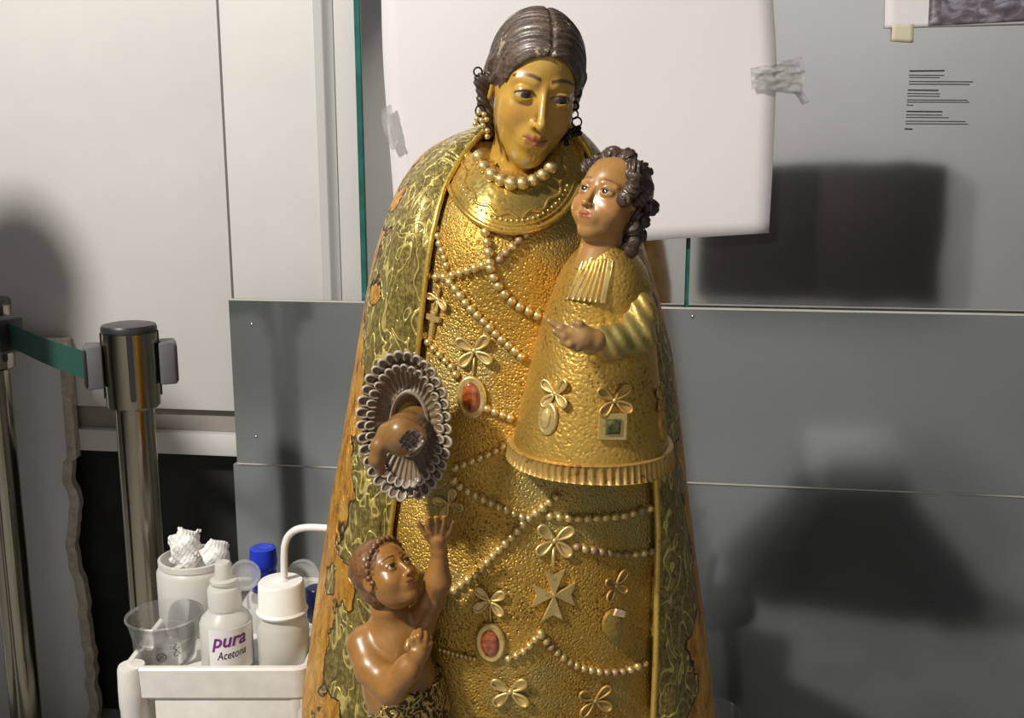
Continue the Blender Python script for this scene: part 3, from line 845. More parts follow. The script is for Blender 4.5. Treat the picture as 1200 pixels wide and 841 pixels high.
# ------------------------------------------------------------ collar and necklace
def on_collar(u, v, lift=0.0):
    p, n = on_robe(u, v, 0)
    Y = p.y
    for _ in range(6):
        p = P(u, v, Y); d = math.hypot((u - 603) / 80, (v - 198) / 74)
        Y = 0.5 * Y + 0.5 * (float(robe_y(p.x, p.z)) - 0.007 - 0.014 * max(0, 1 - d) - lift)
    return P(u, v, Y), n
def collar_grid(r0, r1, nr, na, a0=-30, a1=200):
    vs = []
    for i in range(nr):
        r = r0 + (r1 - r0) * i / (nr - 1)
        for j in range(na):
            a = math.radians(a0 + (a1 - a0) * j / (na - 1))
            u = 603 + 80 * r * math.cos(a); v = 196 + 76 * r * math.sin(a)
            vs.append(tuple(on_collar(u, v)[0]))
    return vs
vs = collar_grid(0.30, 1.0, 26, 90)
me = mesh_from('collar', vs, grid_faces(26, 90)[::1])
bm = bmesh.new(); bm.from_mesh(me); bm.normal_update()
if sum(f.normal.y for f in bm.faces) > 0: bmesh.ops.reverse_faces(bm, faces=bm.faces)
bm.to_mesh(me); bm.free()
collar = part('collar', me, M_collar, st)
so = collar.modifiers.new('thickness', 'SOLIDIFY'); so.thickness = 0.008; so.offset = -1
def carc(r, n=70, wave=0, nw=0, a0=-30, a1=200, lift=0.0):
    out = []
    for j in range(n):
        a = math.radians(a0 + (a1 - a0) * j / (n - 1)); rr = r + wave * math.sin(nw * a)
        out.append(on_collar(603 + 80 * rr * math.cos(a), 196 + 76 * rr * math.sin(a), lift)[0])
    return out
part('collar_rim', tube('collar_rim', carc(1.0), 0.0034, 8), M_collar, collar)
part('collar_line', tube('collar_line', carc(0.90), 0.0010, 6), M_rim, collar)
part('collar_wave', tube('collar_wave', carc(0.74, 140, 0.035, 14), 0.0020, 6), M_collar, collar)
for j in range(26):
    a = math.radians(20 + 140 * j / 25)
    p, n = on_collar(603 + 66 * math.cos(a), 196 + 62.5 * math.sin(a), 0.0004)
    link('bead', PEARL, None, collar, Matrix.Translation(p) @ Matrix.Scale(0.0016, 4))
def on_neck(u, v, lift=0): 
    p, n = on_collar(u, v, lift); return p + Vector((0, -0.006, 0)), n
strand([(561, 184), (564, 191), (573, 202), (584, 209), (596, 214), (610, 215), (623, 212), (636, 205), (645, 196)], 14.5, on_neck, name='necklace', gap=0.93)

# ============================================================ heads
def head_sdf(p, lip=1.0, neck=None, ear=True, chub=0.0, nose=1.0, eo=1.0):
    q = p * np.array([1, -1, 1], dtype=np.float32)
    s = q.copy(); s[:, 0] = np.abs(s[:, 0])
    d = ell(q, (0, -.14, .27), (.68, .83, .72))
    d = smin(d, ell(q, (0, .10, -.22), (.575 + chub * .06, .60, .76)), .14)
    d = smin(d, ell(q, (0, .45, -.80), (.21, .18, .16)), .22)
    d = smin(d, ell(s, (.33, .38, -.24 - chub * .1), (.20 + chub * .08, .22 + chub * .04, .22 + chub * .06)), .18)
    d = smin(d, cap(s, (.17, .62, .195), (.40, .52, .175), .045, .045), .13)
    d = smax(d, -ell(s, (.265, .80, .03), (.18, .15, .115)), .09)
    # lids
    eb = sph(s, (.265, .535, .02), .172)
    xx = np.clip(1 - ((s[:, 0] - .265) / .148) ** 2, 0, 1)
    up = -(q[:, 2] - (.02 + eo * .052 * xx)); lo = (q[:, 2] - (.02 - eo * .040 * xx))
    lid = np.minimum(smax(eb, up, .012), smax(eb, lo, .012))
    lid = smax(lid, np.abs(q[:, 2] - .02) - .12, .03)
    d = smin(d, lid, .025)
    # nose
    nz = smin(cap(q, (0, .615, .20), (0, .64 + .23 * nose, -.29), .050, .064), sph(q, (0, .655 + .22 * nose, -.30), .074), .04)
    nz = smin(nz, ell(s, (.080, .745, -.32), (.048, .08, .048)), .045)
    d = smin(d, nz, .055)
    d = smax(d, -ell(s, (.05, .80, -.375), (.028, .04, .025)), .02)
    # mouth
    d = smin(d, ell(q, (0, .60, -.52), (.24, .15, .18)), .12)
    ul = smin(cap(s, (.17 * lip, .650, -.498), (.045, .735, -.485), .018, .034), ell(q, (0, .727, -.487), (.05, .034, .028)), .03)
    ll = cap(s, (.150 * lip, .650, -.528), (0.0, .722, -.570), .022, .040)
    d = smin(d, smin(ul, ll, .012), .022)
    d = smax(d, -cap(s, (.185 * lip, .69, -.503), (0, .80, -.532), .010, .012), .015)
    if ear:
        e = ell(s, (.66, -.06, -.05), (.06, .15, .21))
        e = smax(e, -ell(s, (.73, -.02, -.02), (.05, .09, .13)), .03)
        d = smin(d, e, .04)
    if neck:
        d = smin(d, cap(p, *neck), .12)
    return d
def head_colors(L, skin, brow, lipc, blush, lipw=1.0, browz=0.0):
    q = L * np.array([1, -1, 1]); x = np.abs(q[:, 0]); y = q[:, 1]; z = q[:, 2]
    C = np.tile(np.array(skin, dtype=np.float32), (len(L), 1))
    def lay(m, c):
        m = np.clip(m, 0, 1)[:, None]; C[:] = C * (1 - m) + np.array(c, dtype=np.float32) * m
    front = np.clip((y - .2) * 6, 0, 1)
    lay(np.exp(-(((x - .36) / .17) ** 2 + ((z + .25) / .15) ** 2)) * .55 * front, blush)
    zc = .272 + browz - 1.15 * (x - .25) ** 2
    lay((1 - np.abs(z - zc) / (.032 - .016 * np.clip((x - .2) / .3, 0, 1))) * 2.2 * ((x > .08) & (x < .47)) * front, brow)
    # lid line
    xx = np.clip(1 - ((x - .265) / .165) ** 2, 0, 1)
    lay((1 - np.abs(z - (.02 + .066 * xx)) / .020) * 1.6 * (xx > 0) * (y > .55), tuple(c * .8 for c in brow))
    lay((1 - np.abs(z - (.02 - .052 * xx)) / .016) * .8 * (xx > 0) * (y > .5), tuple(0.5 * (a + b) for a, b in zip(brow, skin)))
    ml = np.clip(1.6 - (x / (.175 * lipw)) ** 4 * 1.6, 0, 1)
    lay(ml * np.clip(1.0 - ((z + .53) / .085) ** 6, 0, 1) * (y > .62), lipc)
    lay((1 - np.abs(z + .532 - .029 * (x / (.185 * lipw)) ** 2) / .014) * 1.5 * (x < .185 * lipw) * (y > .55), tuple(c * .35 for c in lipc))
    return C
def add_eye(parent, T, S_, gaze, iris, white, sc=1.0):
    n1, n2 = 28, 20; vs = []; fs = []
    for i in range(n2 + 1):
        for j in range(n1):
            th = math.pi * i / n2; ph = 2 * math.pi * j / n1
            vs.append((math.sin(th) * math.cos(ph), math.sin(th) * math.sin(ph), math.cos(th)))
    fs = grid_faces(n2 + 1, n1, True)
    vs = np.array(vs)
    ang = np.degrees(np.arccos(np.clip(vs[:, 2], -1, 1)))
    C = np.tile(np.array(white, dtype=np.float32), (len(vs), 1))
    C[ang < 27] = iris; C[ang < 14] = (0.008, 0.006, 0.005)
    for sx in (-1, 1):
        me = mesh_from('eye', vs * 0.153 * sc * S_, fs, colors=C)
        c = T @ (Vector((sx * .265, -.535, .02)) * S_)
        d = (T.to_3x3() @ Vector((gaze[0], -1, gaze[1]))).normalized()
        link('eye', me, M_eye, parent, Matrix.Translation(c) @ d.to_track_quat('Z', 'Y').to_matrix().to_4x4())
def place(V, T, S_):
    Mx = np.array(T.to_3x3()) * S_; return V @ Mx.T + np.array(T.translation)
def TR(u, v, Y, roll, yaw, pitch): return Matrix.Translation(P(u, v, Y)) @ rot(roll, yaw, pitch).to_4x4()

# --- the woman
T1 = TR(626, 105, 1.165, 8.5, 11, 13) @ Matrix.Diagonal((.89, 1, 1, 1)); S1 = 0.0815
V, F = sdf_mesh(lambda p: head_sdf(p, 1.0, ((-.02, .12, -.60), (-.06, .16, -1.75), .40, .46)), (-.95, -1.15, -1.75), (.95, 1.2, 1.12), .0155)
C = head_colors(V, (0.52, 0.305, 0.050), (0.10, 0.05, 0.012), (0.40, 0.14, 0.045), (0.50, 0.21, 0.035))
def spot(c, r, colr, a=1.0):
    m = np.clip(1.3 - np.linalg.norm(V - np.array(c), axis=1) / r, 0, 1)[:, None] * a
    C[:] = C * (1 - m) + np.array(colr) * m
spot((-.05, -.60, -.92), .10, (.55, .50, .40), .8); spot((-.22, -.50, -.80), .06, (.55, .50, .38), .7); spot((.16, -.66, -.60), .05, (.60, .52, .36), .8)
head = part('head', mesh_from('head', place(V, T1, S1), F, colors=C), M_skin, st)
add_eye(head, T1, S1, (0.10, -0.06), (0.05, 0.024, 0.010), (0.48, 0.40, 0.26), .97)
def hair1(p):
    q = p * np.array([1, -1, 1], dtype=np.float32); s = q.copy(); s[:, 0] = np.abs(s[:, 0])
    d = ell(q, (0, -.14, .31), (.725, .89, .745))
    d = smin(d, ell(q, (0, -.60, -.22), (.55, .40, .62)), .2)
    d = smin(d, cap(s, (.66, -.05, .25), (.70, -.28, -.10), .12, .10), .08)
    gro = q[:, 1] * 1.0 + .35 * s[:, 0] - .25 * q[:, 2]
    d = d + .011 * np.sin(gro * 52) + .006 * np.sin(gro * 117 + 3 * s[:, 0])
    d = d + .03 * np.exp(-(q[:, 0] / .035) ** 2)
    face = ell(q, (0, .82, -.30), (.70, .90, .86))
    d = smax(d, -face, .05)
    d = smax(d, -ell(s, (.74, .16, -.50), (.30, .42, .52)), .05)
    roll = cap(s, (.55, .36, .33), (.68, .06, .04), .045, .055)
    d = smin(d, roll, .04)
    return d
V, F = sdf_mesh(hair1, (-1.0, -1.1, -1.15), (1.0, 1.25, 1.2), .017)
hair = part('hair', mesh_from('hair', place(V, T1, S1), F), M_hair, head)
# curled lock beside the ear
def lock(p):
    d = None
    for a, b, ra, rb in (((580, 84, 1.158), (567, 98, 1.16), .009, .009), ((567, 98, 1.16), (566, 118, 1.165), .009, .006),
                         ((566, 118, 1.165), (571, 135, 1.17), .006, .007), ((570, 135, 1.17), (573, 158, 1.175), .007, .004)):
        c = cap(p, P(*a), P(*b), ra, rb); d = c if d is None else smin(d, c, .005)
    c = P(563, 94, 1.155); d = smin(d, sph(p, c, .0075), .003)
    return d + .0008 * np.sin(p[:, 2] * 900 + p[:, 0] * 600)
c = P(566, 125, 1.165)
V, F = sdf_mesh(lock, (c.x - .03, c.y - .03, c.z - .055), (c.x + .03, c.y + .03, c.z + .055), .0013)
part('hair_lock', mesh_from('hair_lock', V, F), M_curl, head)
# earrings
def ring_at(u, v, Y, r, th=0.0009, turn=0.0, n=16):
    c = P(u, v, Y)
    return [c + Vector((r * math.cos(2 * math.pi * k / n) * math.cos(turn), r * math.cos(2 * math.pi * k / n) * math.sin(turn), r * math.sin(2 * math.pi * k / n))) for k in range(n)]
er = part('earring', join_meshes('earring', [tube('a', ring_at(676, 108, 1.15, .0048), .0011, 6, True), tube('b', ring_at(674, 124, 1.15, .0042, turn=.6), .0016, 6, True),
      tube('c', ring_at(673, 134, 1.15, .0045, turn=-.5), .0010, 6, True), tube('d', ring_at(676, 143, 1.15, .0052), .0010, 6, True)]), M_wire, head)
for du, dv in ((0, 0), (5, -2), (-4, 2), (2, 5), (6, 4), (-8, 9), (-9, 16)):
    link('wire_bead', KNOT_W if 'KNOT_W' in globals() else globals().setdefault('KNOT_W', (lambda m: (m.materials.clear(), m.materials.append(M_wire), m)[2])(KNOT.copy())), None, er, Matrix.Translation(P(673 + du, 152 + dv, 1.15)) @ Matrix.Scale(0.0034, 4))
er2 = part('earring', join_meshes('earring', [tube('a', ring_at(560, 84, 1.15, .0045), .0010, 6, True), tube('b', ring_at(563, 130, 1.145, .006, turn=.5), .0010, 6, True), tube('c', ring_at(566, 140, 1.143, .006, turn=-.4), .0010, 6, True)]), M_wire, head)
for k, (u, v) in enumerate(((561, 132), (567, 134), (559, 139), (564, 141), (570, 140), (557, 145), (566, 147), (571, 153), (571, 160))):
    link('bead', PEARL, None, er2, Matrix.Translation(P(u, v, 1.14)) @ Matrix.Scale(0.0030, 4))

# --- the child
cw = empty('x', (0, 0, 0)); COL.objects.unlink(cw); bpy.data.objects.remove(cw)
CV = [282, 291, 304, 323, 345, 370, 400, 440, 480, 510, 530]
CL = [690, 680, 667, 656, 648, 638, 630, 620, 611, 604, 600]
CR = [726, 738, 750, 760, 763, 766, 767, 770, 775, 779, 782]
CF = [1.020, 1.010, 1.003, 0.999, 0.998, 1.000, 0.995, 0.990, 0.986, 0.983, 0.981]
CY = [1.06, 1.062, 1.064, 1.066, 1.068, 1.07, 1.072, 1.074, 1.076, 1.078, 1.08]
CZ = np.array([P(690, v, 1.04).z for v in CV])
CXL = np.array([P(u, v, y).x for u, v, y in zip(CL, CV, CY)]); CXR = np.array([P(u, v, y).x for u, v, y in zip(CR, CV, CY)])
def ci(z, tab):
    o = np.argsort(CZ); return np.mean([np.interp(z + dz, CZ[o], np.array(tab)[o]) for dz in (-.008, -.004, 0, .004, .008)], axis=0)
def child_y(x, z):
    a, b = ci(z, CXL), ci(z, CXR); s = np.clip((x - (a + b) / 2) / ((b - a) / 2), -1, 1)
    yf, yc = ci(z, CF), ci(z, CY)
    return yc - (yc - yf) * np.sqrt(np.clip(1 - np.abs(s) ** 2.2, 0, 1))
def on_child(u, v, lift=0.0):
    Y = 1.0
    for _ in range(12):
        p = P(u, v, Y); Y = 0.5 * Y + 0.5 * (float(child_y(p.x, p.z)) - lift)
    p = P(u, v, Y); e = 0.003
    gx = (child_y(p.x + e, p.z) - child_y(p.x - e, p.z)) / (2 * e); gz = (child_y(p.x, p.z + e) - child_y(p.x, p.z - e)) / (2 * e)
    return p, Vector((float(np.clip(gx, -3, 3)), -1, float(gz))).normalized()
def ring_row(z, na, grow=0.0, ripple=0.0, nrip=0):
    a, b = float(ci(z, CXL)), float(ci(z, CXR)); yf, yc = float(ci(z, CF)), float(ci(z, CY))
    m, hw, hd = (a + b) / 2, (b - a) / 2 + grow, yc - yf + grow
    out = []
    for j in range(na):
        an = 2 * math.pi * j / na; rp = 1 + ripple * math.cos(nrip * an) / hw
        cx, sy = math.cos(an), math.sin(an)
        ex = 2 / 2.2
        out.append((m + hw * rp * math.copysign(abs(cx) ** ex, cx), yc + hd * rp * math.copysign(abs(sy) ** ex, sy) * (1 if sy < 0 else 0.75), z))
    return out
na = 120; vs = []; zz = np.linspace(CZ[0], CZ[-1], 60)
for z in zz: vs += ring_row(z, na)
me = mesh_from('child_figure', vs, grid_faces(60, na, True) + [tuple(range(na))[::-1]])
bm = bmesh.new(); bm.from_mesh(me); bmesh.ops.recalc_face_normals(bm, faces=bm.faces); bm.to_mesh(me); bm.free()
child = part('child_figure', me, M_childrobe, st)
so = child.modifiers.new('thickness', 'SOLIDIFY'); so.thickness = 0.006; so.offset = -1
# pleated hem
z0, z1 = CZ[-1] + 0.004, P(690, 561, 1.0).z; na = 480; vs = []
def hemrow(q, grow, rip):
    base = ring_row(CZ[-1], na, grow, rip, 74); z = z0 + (z1 - z0) * q
    m = sum(b[0] for b in base) / na
    return [(m + (x - m) * (1 + 0.035 * q), y, z - 0.004 * math.sin((x - m) * 9) * q) for x, y, _ in base]
for q, g, r in ((0, -0.004, 0), (0, 0.003, 0.0), (0.04, 0.0045, 0.0003), (0.10, 0.003, 0.0011), (0.4, 0.003, 0.0013), (0.9, 0.003, 0.0011), (0.96, 0.0045, 0.0004), (1.0, 0.003, 0), (1.0, -0.006, 0), (0.3, -0.008, 0)):
    vs += hemrow(q, g, r)
me = mesh_from('hem_band', vs, grid_faces(10, na, True))
bm = bmesh.new(); bm.from_mesh(me); bmesh.ops.recalc_face_normals(bm, faces=bm.faces); bm.to_mesh(me); bm.free()
part('hem_band', auto_smooth(me, 50), M_hem, child)
vs = hemrow(0.55, -0.006, 0); vs = vs[::4]; c = np.mean(vs, axis=0)
me = mesh_from('skirt_underside', vs + [tuple(c + np.array([0, 0, 0.004]))], [(i, (i + 1) % len(vs), len(vs)) for i in range(len(vs))])
part('skirt_underside', me, M_inner, child)
bow(*on_child(651, 461, 0.002), 21, 8, owner=child)
bow(*on_child(720, 469, 0.002), 22, 5, True, owner=child)
bow(*on_child(772, 466, 0.002), 17, 0, True, owner=child)
medallion(*on_child(643, 490, 0.001), 28, 38, M_gem2, -5, owner=child, gemname='cabochon')
p, n = on_child(717, 499, 0.001); Mf = frame(p, n, -3)
sq = [(-15 * s, -14 * s), (15 * s, -14 * s), (15 * s, 14 * s), (-15 * s, 14 * s)]
fo = link('square_setting', poly_solid('square_setting', sq, 0.0045), M_orn, child, Mf)
link('square_gem', dome('square_gem', 9.5 * s, 9 * s, 0.003, 4, 0.6), M_gem3, fo, Mf @ Matrix.Translation((0, 0, 0.0042)) @ Matrix.Rotation(math.pi / 4, 4, 'Z') @ Matrix.Scale(1.3, 4))
p, n = on_child(774, 498, 0.001)
link('drop_pendant', auto_smooth(poly_solid('drop_pendant', [(math.sin(2 * math.pi * k / 14) * 9 * s, math.cos(2 * math.pi * k / 14) * 19 * s) for k in range(14)], 0.004, ridge=0.007), 70), M_hem, child, frame(p, n))

# child's head
T2 = TR(715, 235, 1.035, 8, -40, -14); S2 = 0.0475
V, F = sdf_mesh(lambda p: head_sdf(p, 0.85, ((0, .10, -.6), (.0, .25, -1.55), .40, .50), True, 0.7, 0.8), (-.95, -1.1, -1.6), (.95, 1.2, 1.12), .024)
C = head_colors(V, (0.40, 0.205, 0.060), (0.24, 0.11, 0.035), (0.36, 0.09, 0.035), (0.45, 0.15, 0.05), 0.85)
chead = part('child_head', mesh_from('child_head', place(V, T2, S2), F, colors=C), M_skin2, child)
# eyes: parts of the head merged as painted balls
def eye_paint(parent, T, S_, gaze, iris, white):
    add_eye(parent, T, S_, gaze, iris, white)
add_eye(child, T2, S2, (0.05, 0.25), (0.05, 0.025, 0.012), (0.46, 0.36, 0.22))
rc = random.Random(3)
curls = []
for k in range(46):
    a = rc.uniform(0, 2 * math.pi); e = rc.uniform(-.75, 1.25)
    curls.append((a, e))
cpts = []
for i in range(9):       # rim of curls round the face and down both sides
    a = math.radians(-25 + 175 * i / 8)
    cpts.append((.66 * math.cos(a) * 1.05, -.36 + .18 * math.sin(a), .26 + .66 * math.sin(a)))
for sx in (-1, 1):
    for k, (y, z) in enumerate(((-.05, .10), (.05, -.18), (.12, -.46), (.2, -.74), (.38, -.25), (.42, -.55), (.30, .05), (.5, .1), (.3, -.9))):
        if sx > 0: cpts.append((sx * (.74 - .04 * (k % 3)), y, z))
for a, e in curls:
    x = .70 * math.cos(e) * math.cos(a); y = .14 + .84 * math.cos(e) * math.sin(a); z = .27 + .72 * math.sin(e)
    if y > -.30 or z > .66: cpts.append((x, y, z))
def hair2(p):
    q = p * np.array([1, -1, 1], dtype=np.float32)
    d = ell(q, (0, -.20, .30), (.71, .82, .72))
    d = smin(d, ell(q, (0, -.45, -.25), (.60, .42, .60)), .1)
    d = smax(d, -ell(q, (0, .85, -.28), (.70, .92, .98)), .05)
    for i, c in enumerate(cpts):
        r = .150 + .03 * math.sin(i * 2.4)
        cc = np.array(c, dtype=np.float32); v = p - cc
        dd = np.sqrt((v * v).sum(1)) - r
        ax = np.array([math.sin(i * 1.7), math.cos(i * 2.9), math.sin(i * .8 + 1)]); ax = ax / np.linalg.norm(ax)
        dd = dd + .026 * np.sin((v @ ax.astype(np.float32)) * 62 + i)
        d = smin(d, dd, .03)
    return d
V, F = sdf_mesh(hair2, (-1.1, -1.15, -1.2), (1.1, 1.25, 1.3), .026)
part('child_hair', mesh_from('child_hair', place(V, T2, S2), F), M_curl, child)
# pleated jabot
vs = []; nj, ni = 64, 14
for i in range(ni):
    q = i / (ni - 1)
    for j in range(nj):
        r_ = j / (nj - 1)
        u = (689 * (1 - q) + 664 * q) * (1 - r_) + (713 * (1 - q) + 705 * q) * r_; v = 303 + (350 + 5 * r_ - 303) * q
        p, n = on_child(u, v, 0.004 + 0.0017 * math.cos(r_ * 6 * 2 * math.pi) + 0.002 * q)
        vs.append(tuple(p))
me = mesh_from('jabot', vs, grid_faces(ni, nj))
bm = bmesh.new(); bm.from_mesh(me); bm.normal_update()
if sum(f.normal.y for f in bm.faces) > 0: bmesh.ops.reverse_faces(bm, faces=bm.faces)
bm.to_mesh(me); bm.free()
jb = part('jabot', me, M_orn, child); so = jb.modifiers.new('thickness', 'SOLIDIFY'); so.thickness = 0.006; so.offset = -1
# sleeve and hand of the child
def mk(fn, pts, pad, h, name, mat, parent, color=None):
    A = np.array([tuple(p) for p in pts]); V, F = sdf_mesh(fn, A.min(0) - pad, A.max(0) + pad, h)
    C = None if color is None else np.tile(np.array(color, dtype=np.float32), (len(V), 1))
    return part(name, mesh_from(name, V, F, colors=C), mat, parent)
A = [P(738, 326, 1.045), P(748, 366, 1.02), P(745, 394, 1.0), P(716, 402, 0.982), P(695, 400, 0.974)]
def slv(p):
    d = chain(p, A, [.017, .0175, .018, .016, .0135], .010)
    return d + .0010 * np.sin(p[:, 0] * 420 + p[:, 2] * 260)
mk(slv, A, .035, .0016, 'sleeve', M_sleeve, child)
H = [P(697, 399, .968), P(680, 395, .965), P(670, 390, .964)]
FG = [[P(674, 391, .962), P(658, 384, .962), P(644, 376, .964)], [P(676, 396, .958), P(661, 394, .955), P(650, 388, .956)],
      [P(680, 400, .957), P(668, 403, .954), P(660, 401, .955)], [P(686, 402, .958), P(677, 407, .957), P(670, 406, .958)], [P(688, 390, .963), P(679, 380, .960), P(673, 378, .960)]]
def hnd(p):
    d = chain(p, H, [.0115, .0115, .008], .006)
    for g in FG: d = smin(d, chain(p, g, [.0046, .0042, .0030], .002), .003)
    return d
mk(hnd, H + sum(FG, []), .014, .0011, 'child_hand', M_skin2, child, (0.36, 0.20, 0.07))

# ------------------------------------------------------------ lace cuff and broken hand of the woman
CC = P(476, 499, 1.048)
cn = Vector((math.sin(math.radians(-9)), -math.cos(math.radians(-9)), 0.02)).normalized()
MC = frame(CC, cn, 0)
RX, RY = 0.0440, 0.0760
t = NT('lace_cuff_paint'); c = t.attr('Col'); nz = t.ramp(t.noise(t.obj(), 120, 4), [(0.3, 0.6), (0.7, 1.0)])
t.P(Base_Color=t.mix(1.0, c, nz, 'MULTIPLY'), Roughness=0.45, Coat_Weight=0.2); M_lace = t.m
prof = [(0.98, .004), (1.0, 0.0), (.95, -.001), (.84, -.004), (.70, -.008), (.58, -.012), (.50, -.013), (.47, -.008), (.43, -.009), (.38, -.020), (.25, -.028), (.02, -.03)]
na = 144; vs = []; cc = []
for r_, z in prof:
    for j in range(na):
        a = 2 * math.pi * j / na
        rip = 0.0016 * math.sin(a * 36) if .52 < r_ < .97 else 0
        vs.append((RX * r_ * math.cos(a), RY * r_ * math.sin(a), z + rip))
        cc.append((0.30, 0.24, 0.17) if .42 < r_ < .5 else (0.20, 0.135, 0.075))
me = mesh_from('lace_cuff', vs, grid_faces(len(prof), na, True), colors=np.array(cc, dtype=np.float32))
bm = bmesh.new(); bm.from_mesh(me); bmesh.ops.remove_doubles(bm, verts=bm.verts, dist=1e-5); bm.normal_update()
if sum(f.normal.z for f in bm.faces) < 0: bmesh.ops.reverse_faces(bm, faces=bm.faces)
bm.to_mesh(me); bm.free()
cuff = link('lace_cuff', me, M_lace, st, MC)
so = cuff.modifiers.new('thickness', 'SOLIDIFY'); so.thickness = 0.004; so.offset = -1
# petal: pale scalloped rim round a brown dish
def pet(k, n): 
    a = math.radians(-132 + 264 * k / (n - 1)); return (0.60 * math.sin(a) * (0.92 + .08 * math.cos(a)), 0.62 + 0.80 * math.cos(a), 0.16 + .10 * math.cos(a))
pts = [pet(k, 15) for k in range(15)]
rm = tube('r', pts, 0.13, 6, radii=[.05 + .13 * math.sin(math.pi * k / 14) ** .6 for k in range(15)])
nv = len(rm.vertices); dishv = [(0, .45, -.02)] + pts + [(a, b, c_ - .3) for a, b, c_ in pts]
dm = mesh_from('d', dishv, [(0, 2 + k, 1 + k) for k in range(14)] + [(1 + k, 2 + k, 17 + k, 16 + k) for k in range(14)])
pm = join_meshes('lace_petal', [rm, dm]); auto_smooth(pm, 60)
ca = pm.color_attributes.new('Col', 'FLOAT_COLOR', 'POINT')
for i, vtx in enumerate(pm.vertices):
    ca.data[i].color = (0.47, 0.40, 0.30, 1) if i < nv else (0.17, 0.115, 0.07, 1)
pm.materials.append(M_lace)
for (rr, n_, sc, z) in ((0.92, 34, 0.0088, 0.002), (0.76, 32, 0.0072, 0.001)):
    for k in range(n_):
        a = 2 * math.pi * k / n_
        if 4.62 < a < 4.95 and rr > .9: continue
        x, y = RX * rr * math.cos(a), RY * rr * math.sin(a)
        dirn = math.atan2(y / RY ** 2, x / RX ** 2)
        M = MC @ Matrix.Translation((x, y, z)) @ Matrix.Rotation(dirn - math.pi / 2, 4, 'Z') @ Matrix.Rotation(0.30 + .15 * random.random(), 4, 'X') @ Matrix.Scale(sc * (.92 + .16 * random.random()), 4)
        link('lace_petal', pm, None, cuff, M)
# sleeve behind the cuff
A = [CC + Vector((0.002, .045, 0)), CC + Vector((0.002, .05, 0)), P(482, 500, 1.13)]
mk(lambda p: chain(p, A, [.024, .024, .028], .02), A, .05, .003, 'sleeve', M_sleeve, st)
# broken hand
A = [CC - cn * 0.03 + Vector((0.004, 0, 0)), P(474, 507, 1.031), P(470, 514, 1.008)]
K = [P(456, 508, 1.004), P(470, 506, 0.998), P(484, 513, 0.998)]
FN = [[P(455, 507, 1.004), P(445, 522, 1.001), P(441, 538, 1.003), P(446, 551, 1.008)]]
BR = P(485, 516, 0.992)
def bh(p):
    d = chain(p, A, [.018, .019, .018], .01)
    d = smin(d, chain(p, K, [.012, .014, .0135], .008), .008)
    d = smin(d, chain(p, FN[0], [.0085, .0085, .0075, .0055], .004), .005)
    d = smin(d, chain(p, [P(486, 505, 1.001), P(490, 514, 0.994), P(485, 524, 0.996)], [.006, .006, .005], .004), .004)
    d = smax(d, -(sph(p, BR + Vector((0, -.010, 0)), .0115) + .0016 * np.sin(p[:, 0] * 900) * np.sin(p[:, 2] * 800)), .002)
    return d
AA = np.array([tuple(x) for x in A + K + FN[0]]); V, F = sdf_mesh(bh, AA.min(0) - .024, AA.max(0) + .024, .0012)
C = np.tile(np.array((0.27, 0.135, 0.038), dtype=np.float32), (len(V), 1))
dd = np.linalg.norm(V - np.array(BR + Vector((0, -.008, 0))), axis=1); m = dd < .0135
C[m] = (0.26, 0.20, 0.15); cr = np.sin(V[:, 0] * 1100 + 3 * np.sin(V[:, 2] * 700)) > .55
C[m & cr] = (0.07, 0.045, 0.03)
part('broken_hand', mesh_from('broken_hand', V, F, colors=C), M_skin2, st)

# ------------------------------------------------------------ the small boy
T3 = TR(453, 673, 1.035, 0, 52, -40); S3 = 0.0415
R3 = np.array(T3.to_3x3().inverted(), dtype=np.float32); t3 = np.array(T3.translation, dtype=np.float32)
TOR = [P(476, 850, 1.055), P(468, 800, 1.052), P(462, 765, 1.048)]
SH = [P(431, 751, 1.045), P(462, 744, 1.05), P(488, 734, 1.055)]
NK = [P(462, 742, 1.052), P(455, 712, 1.045)]
AL = [P(428, 756, 1.04), P(437, 782, 1.02), P(459, 804, 1.00), P(478, 784, .99), P(489, 768, .988)]
AR = [P(492, 728, 1.055), P(506, 702, 1.04), P(513, 680, 1.032), P(515, 648, 1.03)]
HL = [[P(488, 760, .985), P(484, 748, .984), P(486, 741, .990)], [P(492, 758, .984), P(491, 745, .984), P(492, 739, .990)], [P(497, 759, .985), P(498, 748, .986), P(498, 742, .991)],
      [P(500, 762, .987), P(503, 753, .988), P(503, 747, .992)], [P(484, 766, .983), P(478, 758, .983), P(479, 751, .986)]]
HR = [[P(506, 634, 1.026), P(499, 625, 1.022), P(490, 612, 1.018)], [P(507, 627, 1.025), P(502, 614, 1.018), P(503, 603, 1.012)], [P(512, 625, 1.025), P(511, 610, 1.018), P(512, 599, 1.012)],
      [P(517, 626, 1.026), P(520, 612, 1.020), P(521, 602, 1.015)], [P(520, 631, 1.029), P(527, 621, 1.025), P(530, 612, 1.021)]]
